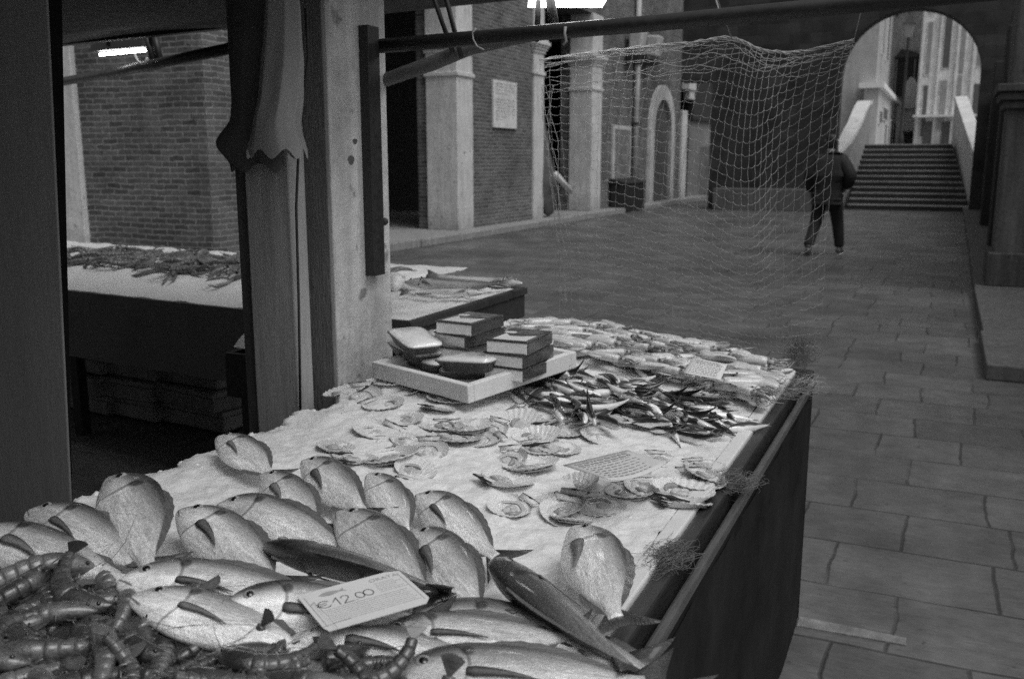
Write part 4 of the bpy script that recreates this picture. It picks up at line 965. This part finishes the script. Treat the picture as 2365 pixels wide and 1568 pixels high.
# ---- prawns
def prawn_meshes(curl, seed, mat, claws=False):
    rr = random.Random(seed); out = {}; Rr = 1/curl
    def C(s):
        a = curl*(s-.35); return Vector((Rr*math.sin(a)+.35, Rr*(1-math.cos(a))-.06, 0)), a
    def ringat(s, ry, rz, n=14):
        c, a = C(s); nx_ = Vector((-math.sin(a), math.cos(a), 0))
        return [c+nx_*(ry*math.cos(2*PI*j/n))+Vector((0, 0, rz*math.sin(2*PI*j/n))) for j in range(n)]
    out['carapace'] = MB().loft([ringat(s, r, r*.8) for s, r in ((.0, .004), (.04, .025), (.1, .062), (.2, .09), (.3, .1), (.37, .098), (.4, .085))]).mesh('carapace', mat, True)
    R_ = []
    for k in range(6):
        b0 = .385+k*.083; r = .096-.010*k
        R_ += [ringat(b0, r*.95, r*.77), ringat(b0+.02, r*1.02, r*.82), ringat(b0+.07, r*.99, r*.8), ringat(b0+.08, r*.94, r*.76)]
    out['abdomen'] = MB().loft(R_).mesh('abdomen', mat, True)
    m = MB(); c, a = C(.88); dx = Vector((math.cos(a), math.sin(a), 0)); nn = Vector((-math.sin(a), math.cos(a), 0))
    for g in (-.55, -.2, .2, .55):
        d_ = (dx+nn*g).normalized(); e = c+d_*.14
        w_ = d_.cross(Vector((0, 0, 1)))*.026
        m.hexa([c-w_*.4-Vector((0,0,.006)), c+w_*.4-Vector((0,0,.006)), e+w_-Vector((0,0,.004)), e-w_-Vector((0,0,.004))], [c-w_*.4+Vector((0,0,.012)), c+w_*.4+Vector((0,0,.012)), e+w_+Vector((0,0,.004)), e-w_+Vector((0,0,.004))])
    out['tail_fan'] = m.mesh('tail_fan', mat)
    m = MB()
    for k in range(8):
        s = .2+.055*k; c, a = C(s); nn = Vector((-math.sin(a), math.cos(a), 0)); dx = Vector((math.cos(a), math.sin(a), 0))
        m.tube([c+nn*.06, c+nn*.1+Vector((0, 0, .03*(1 if k % 2 else -1)))-dx*.03, c+nn*.13+dx*rr.uniform(-.05, .04)], [.014, .011, .005], 5)
    out['legs'] = m.mesh('legs', mat)
    m = MB(); c, a = C(.03)
    for g in (-1, 1):
        m.tube([c, c+Vector((-.1, .07*g+.03, .05)), c+Vector((-.2, .2*g+.05, .08)), c+Vector((-.1+.2*g, .36*g, .03)), c+Vector((.1+.2*g, .42*g, -.03))], [.003, .0022, .002, .0016, .0012], 4)
    if claws:
        for g in (-1, 1):
            m.tube([c+Vector((.12, 0, 0)), c+Vector((-.05, .1*g, .03)), c+Vector((-.3, .12*g, .04)), c+Vector((-.45, .06*g, .03))], [.02, .024, .04, .008], 7)
    out['antenna'] = m.mesh('antenna', mat if claws else M_FEELER)
    out['eye'] = MB().ball(C(.09)[0]+Vector((-.0, -.02, .045)), .017, n=8, m=6).ball(C(.09)[0]+Vector((0, -.02, -.045)), .017, n=8, m=6).mesh('eye', M_EYE, True)
    return out
def prawn(me, lab, grp, nm='prawn'):
    r = thing(nm, lab, nm, (0, 0, 0), grp)
    for k, v in me.items(): part(k, v, r)
    return r
used = set()
pp = [prawn(prawn_meshes(c, k, M_PRAWN if k % 2 else M_PRAWN2), 'dark glossy prawn in the heap at the bottom left', 'prawns heaped at the bottom left of the stall') for k, c in enumerate((1.2, 2.2, 3.1, 2.7))]
PPOLY = [(-40, 1325), (60, 1322), (170, 1330), (240, 1345), (330, 1385), (400, 1405), (470, 1420), (545, 1455), (600, 1492), (680, 1515), (780, 1532), (900, 1556), (930, 1640), (-80, 1640)]
rr = random.Random(14)
for k, (px, py) in enumerate(scatter(PPOLY, 92, 6, 42)):
    o = again(rr.randrange(4), pp); L = rr.uniform(.15, .2)
    p = ice(px, py, .02+.035*rr.random()+.035*sm(1480, 1540, py)*sm(420, 600, px)); a = rr.uniform(0, 2*PI)
    d = Vector((math.cos(a), math.sin(a), rr.gauss(0, .07))); orient(o, p-d*L*.4, p+d*L*.6, L, rr.choice([0, 180])+rr.gauss(0, 28))
used = set()
sp_ = [prawn(prawn_meshes(c, k+9, M_SCAMPI, True), 'dark scampi in the tangled mass on the far stall', 'scampi piled on the far stall', 'scampi') for k, c in enumerate((1., 1.9, 2.6))]
rr = random.Random(15)
for k in range(120):
    o = again(rr.randrange(3), sp_); L = rr.uniform(.18, .26); x = rr.uniform(-4.95, -2.6); dd = rr.uniform(.26, .8)
    dd += .05*math.sin(x*7); lim = .3+.02*math.sin(x*5)
    p = Vector((x, lsy(x)+max(dd, lim+.0)+.06, lz(x, dd)+.012+.03*rr.random())); a = rr.uniform(0, 2*PI)
    d = Vector((math.cos(a), math.sin(a), rr.gauss(0, .2))); orient(o, p-d*L*.4, p+d*L*.6, L, rr.choice([0, 180])+rr.gauss(0, 30))
# ---- long fish on the crate
HK = [(0, .004), (.05, .026), (.12, .042), (.22, .048), (.4, .042), (.6, .03), (.8, .018), (.9, .012)]
hake = [fish_meshes(HK, [(a, -b*1.1) for a, b in HK], [(a, b*.85) for a, b in HK], M_PALEF, M_FIN2, ky, kz, tail=(.88, 1., .05, .015), eye=(.07, .018, .013), dors=(.25, .8, .02), pec=(.2, .32, -.01, .03)) for ky, kz in ((.05, -.05), (-.08, .03), (.1, .05))]
for k, (h_, t_, lab, ro, z) in enumerate([((1208, 654), (985, 640), 'long pale fish with its gaping head at the right corner of the crate', 128, 1.05), ((1118, 677), (925, 668), 'long pale fish with its head cut open at the front of the crate', 135, 1.046), ((935, 650), (1178, 668), 'long pale fish with dark back curving between the other two on the crate', 52, 1.058)]):
    r = fish(hake[k], 'hake', lab, 'fish', 'long fish on the crate'); A, B = onz(*h_, z), onz(*t_, z)
    orient(r, A, B, (B-A).length, ro)
    g = MB()
    for sg in (1, -1): g.tube([(.15+.03*math.cos(q), .045*math.sin(q), sg*(.036-.012*abs(math.sin(q)))) for q in [-1.3+2.6*j/8 for j in range(9)]], [.003, .008, .011, .012, .012, .012, .011, .008, .003], 7)
    g.build('gill', M_CORAL if k == 1 else M_EYE, r, True, local=True)
o = MB(); c = onz(915, 652, 1.04)
for q in ((0, 0, 0, .045), (.035, .02, -.005, .035), (-.04, .01, 0, .04), (.01, -.03, -.01, .03), (.06, .05, -.012, .025)): lump(o, c+Vector(q[:3]), q[3])
tag(o.build('ice_lump', M_ICE, None, True), 'pale lump of ice at the back of the crate beside the pillar', 'ice')
# ================= foam tray with cartons and wrapped fillets
ft = thing('foam_tray', 'white polystyrene tray holding cartons and wrapped fillets', 'tray', (-1.452, 2.2, .934)); ft.rotation_euler = (math.radians(4.), 0, math.radians(-20.6))
w_, l_, h_, tk = .41, .42, .048, .022
MB().box(0, w_, 0, tk, 0, h_).box(0, w_, l_-tk, l_, 0, h_).box(0, tk, tk, l_-tk, 0, h_).box(w_-tk, w_, tk, l_-tk, 0, h_).build('wall', M_FOAM, ft, local=True, bevel=.003)
MB().box(tk, w_-tk, tk, l_-tk, .002, .016).build('floor', M_FOAM, ft, local=True)
bpy.context.view_layer.update()
TM = ft.matrix_world.copy()
def carton_proto():
    t = thing('carton', '-', 'carton', (0, 0, 0), 'seafood cartons in the foam tray'); a, b, hh = .06, .088, .036
    MB().box(-a, a, -b, b, 0, hh-.0045).build('box', M_CARTON, t, local=True, bevel=.004)
    MB().box(-a-.002, a+.002, -b-.002, b+.002, hh-.0043, hh).build('lid', M_CARTOND, t, local=True, bevel=.003)
    MB().box(a+.0005, a+.0022, -b-.001, b+.001, .002, hh-.005).build('side_panel', M_CARTOND, t, local=True)
    l = MB().prism([Vector((-a*.75, -b*.9, hh)), Vector((a*.85, -b*.9, hh)), Vector((a*.85, b*.0, hh)), Vector((a*.3, -b*.25, hh)), Vector((-a*.3, -b*.3, hh)), Vector((-a*.7, b*.1, hh))], (0, 0, .0008)).build('label', M_LABEL, t, local=True)
    MB().prism([Vector((-a*.62+.019*math.cos(2*PI*j/16), b*.3+.013*math.sin(2*PI*j/16), hh)) for j in range(16)], (0, 0, .0009)).build('badge', M_LABEL, t, local=True)
    MB().box(-a*.3, a*.85, b*.12, b*.85, hh, hh+.0007).build('picture', M_PRINT, t, local=True)
    MB().ball((-a-.001, -b*.55, hh*.45), .001, .012, .011).build('mark', M_CARTOND, t, local=True)
    return t
cp = carton_proto(); cfirst = True; rr = random.Random(6)
for (px, py, zt, n_, rz, nm) in ((1084, 732, 1.10, 4, -12, 'taller'), (1198, 772, 1.078, 3, -6, 'shorter')):
    c = onz(px, py, zt)
    for k in range(n_):
        o = cp if cfirst else copy_tree(cp); cfirst = False
        o.location = (c.x+rr.uniform(-.006, .006), c.y+rr.uniform(-.006, .006), zt-.0368*(n_-k)); o.rotation_euler = (0, 0, math.radians(rz+rr.uniform(-12, 12)))
        o['label'] = f"flat printed carton, {['lowest', 'second from below', 'third from below' if n_ == 4 else 'topmost', 'topmost'][k]} in the {nm} carton stack in the foam tray"
def tray_proto():
    t = thing('wrapped_fillet', '-', 'packet', (0, 0, 0), 'film wrapped trays in the foam tray'); 
    def rr_(a, b, z): return [(a*math.copysign(abs(math.cos(q))**.35, math.cos(q)), b*math.copysign(abs(math.sin(q))**.35, math.sin(q)), z) for q in [2*PI*(j+.5)/28 for j in range(28)]]
    MB().loft([rr_(.075, .045, 0), rr_(.092, .058, .026), rr_(.095, .061, .0265), rr_(.09, .056, .022)]).build('tray', M_TRAYD, t, True, local=True)
    MB().loft([rr_(.093, .058, .024), rr_(.09, .055, .031), rr_(.074, .04, .0345), rr_(.03, .012, .0355)]).build('fillet', M_FILM, t, True, local=True)
    return t
tp = tray_proto(); cfirst = True
for px, py, z, rz, ry, lab in ((1000, 848, .957, -28, 0, 'lowest wrapped fillet of the left pile in the foam tray'), (962, 822, .985, -32, 4, 'middle wrapped fillet of the left pile in the foam tray'), (958, 800, 1.02, -38, 7, 'topmost wrapped fillet of the left pile in the foam tray'), (1030, 800, .99, -60, 5, 'wrapped fillet behind the left pile in front of the taller cartons'), (1095, 872, .952, 18, 0, 'wrapped fillet lying at the front corner of the foam tray'), (1090, 852, .985, -6, -4, 'pale wrapped fillet on top at the front of the foam tray')):
    o = tp if cfirst else copy_tree(tp); cfirst = False; o.location = onz(px, py, z); o.rotation_euler = (0, math.radians(ry), math.radians(rz)); o['label'] = lab
    if 'pale' in lab: o.scale = (.95, 1.1, 1.15)
# ================= price cards
def card(name, label, pts, th, mat):
    P = [Vector(p) for p in pts]; c = sum(P, Vector())/4; t = thing(name, label, 'price card', tuple(c))
    u = ((P[1]-P[0])+(P[2]-P[3])).normalized(); n_ = u.cross((P[3]-P[0]).normalized()).normalized()
    if n_.z < 0: n_ = -n_
    v = n_.cross(u)
    return t, c, u, v, n_
def strokes(o, u, v, n_, lines, r):     # pen strokes lying on the card
    m = MB()
    for l in lines:
        for (a, b) in zip(l, l[1:]):
            A, B = o+u*a[0]+v*a[1], o+u*b[0]+v*b[1]; d_ = (B-A)
            if d_.length < 1e-6: continue
            d_.normalize(); s_ = n_.cross(d_)*r; A -= d_*r*.6; B += d_*r*.6
            m.add([A-s_+n_*.0012, B-s_+n_*.0012, B+s_+n_*.0012, A+s_+n_*.0012], [(0, 1, 2, 3)])
    return m
A_, B_, C_, D_ = onz(688, 1378, .985), onz(905, 1318, .985), onz(992, 1392, .99), onz(775, 1452, .985)
t, c, u, v, n_ = card('price_card', 'white price card reading 12.00 euro lying on the front breams', (A_, B_, C_, D_), .001, M_PAPER)
wd, hg = .145, .112; e = .012; O = c-u*wd/2-v*hg/2
MB().prism([O+u*a+v*b for a, b in ((0, e), (e*.3, 0), (wd-e*.8, 0), (wd, e), (wd, hg-e*.6), (wd-e*1.6, hg), (e, hg), (0, hg-e*.4))], n_*.001).build('card', M_PAPER, t)
def arc(cx, cy, rx, ry, a0, a1, n=14): return [(cx+rx*math.cos(a0+(a1-a0)*i/n), cy+ry*math.sin(a0+(a1-a0)*i/n)) for i in range(n+1)]
L = [arc(.023, .068, .0085, .0095, .7, 5.6), [(.012, .071), (.026, .071)], [(.012, .066), (.025, .066)],
     [(.034, .068), (.041, .078), (.041, .057)], [(.047, .073)]+arc(.052, .073, .005, .005, 2.8, -.6, 8)+[(.046, .057), (.06, .058)],
     [(.0635, .058), (.0645, .058)], arc(.0715, .068, .0055, .0085, 0, 6.4), arc(.084, .069, .0065, .0085, 0, 6.4)]
strokes(O, u, v, n_, L, .00075).build('handwriting', M_INK, t)
fo = [(.024, .094), (.03, .0985), (.038, .1), (.046, .0985), (.053, .095), (.06, .1), (.058, .094), (.062, .0895), (.053, .0925), (.045, .0895), (.036, .088), (.029, .0895)]
MB().prism([O+u*a+v*b+n_*.0011 for a, b in fo], n_*.0004).build('fish_drawing', M_INKG, t)
Lp = []; rr = random.Random(3)
for k, y in enumerate((.086, .081, .076, .071, .066, .061, .052, .047, .042, .037, .032, .027, .022, .017)):
    x = (.098 if y > .056 else .018); xe = rr.uniform(.125, .138)
    if y > .08: x = .1
    while x < xe:
        q = rr.uniform(.0015, .006); Lp.append([(x, y), (min(x+q, xe), y)]); x += q+.0016
strokes(O, u, v, n_, Lp, .00055).build('small_print', M_INKG, t)
strokes(O, u, v, n_, [[(.006, .012), (.006, .1)], [(.139, .012), (.139, .1)]], .0006).build('border', M_INKG, t)
fc = bpy.data.curves.new('heading', 'FONT'); fc.body = 'ORATA'; fc.size = .0125; fo_ = bpy.data.objects.new('heading', fc); link(fo_)
bpy.context.view_layer.update(); me = bpy.data.meshes.new_from_object(fo_.evaluated_get(bpy.context.evaluated_depsgraph_get())); bpy.data.objects.remove(fo_)
me.materials.clear(); me.materials.append(M_INKG); hd = part('heading', me, t)
hd.matrix_local = Matrix.Translation(O-c+u*.096+v*.093+n_*.0014) @ Matrix((u, v, n_)).transposed().to_4x4()
def faint(name, label, pts, zs, seed, curl=0):
    P = [onz(*p, z) for p, z in zip(pts, zs)]; c = sum(P, Vector())/4; t = thing(name, label, 'price card', tuple(c)); rows = []
    for j in range(9):
        f = j/8; a, b = P[0].lerp(P[3], f), P[1].lerp(P[2], f); rows.append([a.lerp(b, i/8)+Vector((0, 0, curl*((i/8-.5)**2*4*f))) for i in range(9)])
    o = MB().loft(rows, False, False).build('card', M_PAPER, t, True); s = o.modifiers.new('thick', 'SOLIDIFY'); s.thickness = .0012
    rr = random.Random(seed); m = MB()
    for k in range(9):
        f = .1+.095*k; a, b = P[0].lerp(P[3], f), P[1].lerp(P[2], f); x = .1
        while x < .86:
            q = rr.uniform(.02, .1); p0, p1 = a.lerp(b, x), a.lerp(b, min(x+q, .9)); w2 = (P[3]-P[0])*(.022 if k > 1 else .05); ex = Vector((0, 0, .0022+curl*((x-.5)**2*4*f)))
            m.add([p0+ex, p1+ex, p1+w2+ex, p0+w2+ex], [(0, 1, 2, 3)]); x += q+.025
    m.build('small_print', M_INKG, t); return t
faint('price_card', 'white price card propped among the squid at the far end', [(1600, 826), (1680, 842), (1664, 878), (1578, 862)], [.995, .995, .985, .985], 1)
faint('price_card', 'wide pale price card bent upward among the scallops near the rail', [(1300, 1075), (1450, 1040), (1540, 1082), (1405, 1122)], [.945, .945, .95, .965], 2, .012)
# ================= net hung between the bar and the far edge of the stall
nt_ = thing('fishing_net', 'pale fishing net hung from the bar down to the far edge of the stall', 'net', (-.7, 3.1, .9))
G = [[(1248, 140), (1420, 116), (1580, 101), (1690, 88), (1762, 116), (1850, 120), (1972, 92)],
     [(1250, 200), (1405, 192), (1545, 190), (1668, 196), (1742, 212), (1830, 190), (1958, 135)],
     [(1254, 275), (1395, 275), (1522, 290), (1640, 318), (1730, 345), (1812, 290), (1945, 205)],
     [(1262, 360), (1392, 368), (1512, 392), (1625, 430), (1728, 470), (1805, 405), (1930, 310)],
     [(1275, 450), (1390, 462), (1505, 492), (1615, 530), (1726, 575), (1800, 520), (1918, 430)],
     [(1286, 545), (1388, 556), (1500, 582), (1608, 615), (1724, 660), (1800, 630), (1908, 560)],
     [(1292, 630), (1388, 640), (1495, 660), (1604, 690), (1722, 728), (1800, 725), (1900, 690)],
     [(1292, 730), (1390, 738), (1495, 755), (1606, 775), (1722, 800), (1802, 812), (1892, 818)]]
def cr(a, b, c, d, t): return .5*((2*b)+(c-a)*t+(2*a-5*b+4*c-d)*t*t+(3*b-a-3*c+d)*t**3)
def cra(arr, t):
    n = len(arr)-1; t = min(max(t, 0), n-1e-6); i = int(t); f = t-i
    g = lambda k: arr[min(max(k, 0), n)]
    return tuple(cr(g(i-1)[q], g(i)[q], g(i+1)[q], g(i+2)[q], f) for q in range(2))
def netp(u, v):
    rows = [cra(r, u*6) for r in G]; p = cra(rows, v*7)
    fold = math.exp(-((u-.68)/.12)**2)
    Y = 3.13-.25*(1-v)*(1-.3*u)-.16*fold*v*(1-v)*4+.03*math.sin(u*17+v*3)-.05*math.sin(v*PI)
    q = Vector((u*40, v*40, 0)); j = noise.noise_vector(q*.9)*.0045
    return ony(p[0], p[1], Y)+j
NU, NV = 33, 30
m = MB(); sub = 3
for i in range(NU+1):
    pts = [netp(i/NU, k/(NV*sub)) for k in range(NV*sub+1)]
    for k in range(NV):
        a, b = pts[k*sub], pts[(k+1)*sub]
        m.tube([a, pts[k*sub+1]+Vector((0, 0, -.001)), pts[k*sub+2]+Vector((0, 0, -.001)), b], .00054, 4, False)
for k in range(NV+1):
    for i in range(NU):
        a, b = netp(i/NU, k/NV), netp((i+1)/NU, k/NV); s_ = .0035+.002*random.random()
        m.tube([a, a.lerp(b, .33)-Vector((0, 0, s_)), a.lerp(b, .67)-Vector((0, 0, s_)), b], .00054, 4, False)
        if random.random() < .5: m.ball(a, .002, n=5, m=3)
# slack extra layers of mesh near the top edge and down the left side
for k in range(9):
    v = .01+.017*k
    m.tube([netp(u/60, v*(.6+.4*math.sin(u*.1+k)))+Vector((0, .012*k, .004*math.sin(u*.7+k*2))) for u in range(61)], .0009, 4, False)
for k in range(5):
    m.tube([netp(.0+.006*k+.012*math.sin(v*.31+k*1.7), v/60)+Vector((0, .01*k, 0)) for v in range(8, 58)], .001, 4, False)
m.build('mesh', M_NET, nt_)
m = MB(); 
for k in range(3): m.tube([netp(u/60, 0)+Vector((.0, .003*math.cos(u*.8+k*2.1), .003*math.sin(u*.8+k*2.1))) for u in range(61)], .002, 6)
m.build('top_rope', M_NET, nt_, True)
m = MB(); e = netp(1, 0); m.tube([e, ony(1990, 20, 2.42)], .0013, 6)
m.tube([netp(.5, 0), netp(.5, 0)+Vector((-.003, -.3, .12)), ony(1668, 50, 2.42)], .0022, 6); m.build('tie_rope', M_NET, nt_, True)
M_NETD = pm('wet_net', .13, .4, 40, .5)
def clump(px, py, dz, rx, ry, rz, n, seed, mat):
    rr = random.Random(seed); c = ice(px, py, dz); m = MB()
    for _ in range(n):
        p = []; q = Vector((rr.gauss(0, .5), rr.gauss(0, .5), rr.gauss(0, .5))); d_ = Vector((rr.gauss(0, 1), rr.gauss(0, 1), rr.gauss(0, 1))).normalized()
        for s in range(8):
            d_ = (d_+Vector((rr.gauss(0, .5), rr.gauss(0, .5), rr.gauss(0, .5)))-q*.35).normalized(); q = q+d_*.28
            p.append(c+Vector((q.x*rx, q.y*ry, max(-.9, q.z)*rz)))
        m.tube(p, .0004, 3, False)
    m.build('gathered_bunch', mat, nt_)
clump(1850, 812, .035, .045, .05, .05, 260, 1, M_NETD)
clump(1855, 880, .01, .05, .09, .018, 60, 7, M_NET)
clump(1700, 1112, .002, .034, .05, .01, 300, 2, M_NETD)
clump(1545, 1285, .002, .032, .06, .01, 300, 3, M_NETD)
clump(1790, 905, .008, .08, .06, .014, 60, 4, M_NET)
# ================= person walking away
P0 = Vector((-1.74, 16.05, 0))
pn = thing('person', 'person in dark jacket and trousers walking away toward the bridge steps, seen through the net', 'person', tuple(P0))
def skin(name, pts, edges, radii, mat, root=0, lv=2):
    me = bpy.data.meshes.new(name); me.from_pydata([Vector(p) for p in pts], edges, []); me.update(); me.materials.append(mat)
    o = bpy.data.objects.new(name, me); link(o); o.parent = pn
    o.modifiers.new('skin', 'SKIN'); sb = o.modifiers.new('sub', 'SUBSURF'); sb.levels = lv; sb.render_levels = lv
    sv = me.skin_vertices[0].data if me.skin_vertices else None
    if sv is None:
        bpy.context.view_layer.objects.active = o
    for i, r in enumerate(radii):
        s = me.skin_vertices[0].data[i]; s.radius = r if isinstance(r, tuple) else (r, r); s.use_root = (i == root)
    return o
# joints (local metres; +Y is away from the camera)
hip = (0.0, 0, .98)
kl, al, tl = (-.13, .02, .54), (-.20, -.26, .115), (-.215, -.12, .03)
kr, ar, tr = (.15, .17, .54), (.2, .22, .09), (.22, .40, .035)
body_pts = [hip, (0, .02, 1.2), (0, .03, 1.42), (0, .05, 1.53), (0, .085, 1.6), (0, .115, 1.68), (0, .12, 1.77), (0, .11, 1.83),
            (-.1, 0, .93), kl, al, (.1, .02, .93), kr, ar,
            (-.2, .03, 1.46), (-.27, -.02, 1.18), (-.25, .1, .95), (.2, .03, 1.46), (.33, -.06, 1.2), (.24, .07, 1.02),
            (-.245, .14, .87), (.21, .12, .97)]
body_edges = [(0,1),(1,2),(2,3),(3,4),(4,5),(5,6),(6,7),(0,8),(8,9),(9,10),(0,11),(11,12),(12,13),(2,14),(14,15),(15,16),(2,17),(17,18),(18,19),(16,20),(19,21)]
body_r = [(.15,.11),(.14,.1),(.15,.1),.06,.055,(.072,.085),(.078,.095),(.045,.06),.085,.055,.04,.085,.055,.04,.055,.042,.03,.055,.042,.03,.035,.035]
skin('body', body_pts, body_edges, body_r, M_SKIN)
skin('jacket', [(0, 0, .86), (0, .0, 1.0), (0, .02, 1.2), (0, .03, 1.4), (0, .05, 1.51), (0, .07, 1.57), (-.19, .03, 1.45), (-.275, -.02, 1.18), (-.255, .09, .97), (.19, .03, 1.45), (.335, -.06, 1.2), (.25, .07, 1.03)],
     [(0,1),(1,2),(2,3),(3,4),(4,5),(3,6),(6,7),(7,8),(3,9),(9,10),(10,11)], [(.225,.18),(.23,.185),(.235,.18),(.225,.165),(.14,.12),(.095,.1),.125,.105,.075,.125,.105,.075], M_JACKET, 1)
skin('trousers', [(0, 0, .97), (-.105, -.0, .88), (-.135, .02, .54), (-.2, -.24, .2), (-.2, -.265, .13), (.105, .02, .88), (.155, .165, .54), (.2, .215, .18), (.2, .22, .1)],
     [(0,1),(1,2),(2,3),(3,4),(0,5),(5,6),(6,7),(7,8)], [(.17,.14),.13,.1,.082,.08,.13,.1,.082,.08], M_TROUSER)
skin('hair', [(0, .075, 1.60), (0, .09, 1.69), (0, .105, 1.79), (0, .11, 1.85)], [(0,1),(1,2),(2,3)], [(.07,.065),(.086,.09),(.094,.108),(.06,.075)], M_HAIR)
def shoe(name, heel, toe, lift):
    h, t_ = Vector(heel), Vector(toe); d_ = (t_-h).normalized(); s = d_.cross(Vector((0, 0, 1))).normalized(); up = s.cross(d_)
    sh = MB().loft([[h+d_*x+s*(w_*math.cos(a))+up*(z0+(z1*(.5+.5*math.sin(a)))) for a in [2*PI*j/12 for j in range(12)]] for x, w_, z0, z1 in ((-.07, .025, 0, .06), (-.05, .04, 0, .1), (.03, .044, 0, .11), (.1, .048, 0, .085), (.17, .046, 0, .06), (.22, .025, 0, .035))]).build(name, M_SHOE, pn, True, local=True)
    MB().loft([[h+d_*x+s*(w_*math.cos(a))+up*(-.014+.007*(1+math.sin(a))) for a in [2*PI*j/12 for j in range(12)]] for x, w_ in ((-.075, .02), (-.055, .043), (.03, .046), (.1, .052), (.17, .05), (.23, .02))]).build('sole', M_SOLE, sh, local=True)
shoe('shoe', (-.2, -.27, .1), (-.225, -.06, .015), 1)
shoe('shoe', (.2, .2, .016), (.225, .42, .016), 0)
pn.scale = (1.06, 1.04, 1.055)
# small pale details: collar and a face with nose and ears for a sidestep view
MB().ball((0, .205, 1.735), .016, .025, .03).build('nose', M_SKIN, pn, True, local=True)
for x in (-.085, .085): MB().ball((x, .12, 1.74), .012, .025, .035).build('ear', M_SKIN, pn, True, local=True)
for x in (-.032, .032): MB().ball((x, .195, 1.765), .013, .008, .009).build('eye', M_EYE, pn, True, local=True)
MB().ball((0, .2, 1.685), .024, .008, .007).build('mouth', M_TRAYD, pn, True, local=True)
skin('collar', [(-.07, .02, 1.565), (-.03, -.01, 1.585), (.03, -.01, 1.585), (.07, .02, 1.565)], [(0,1),(1,2),(2,3)], [.014]*4, pm('grey_collar', .05, .2, 9))
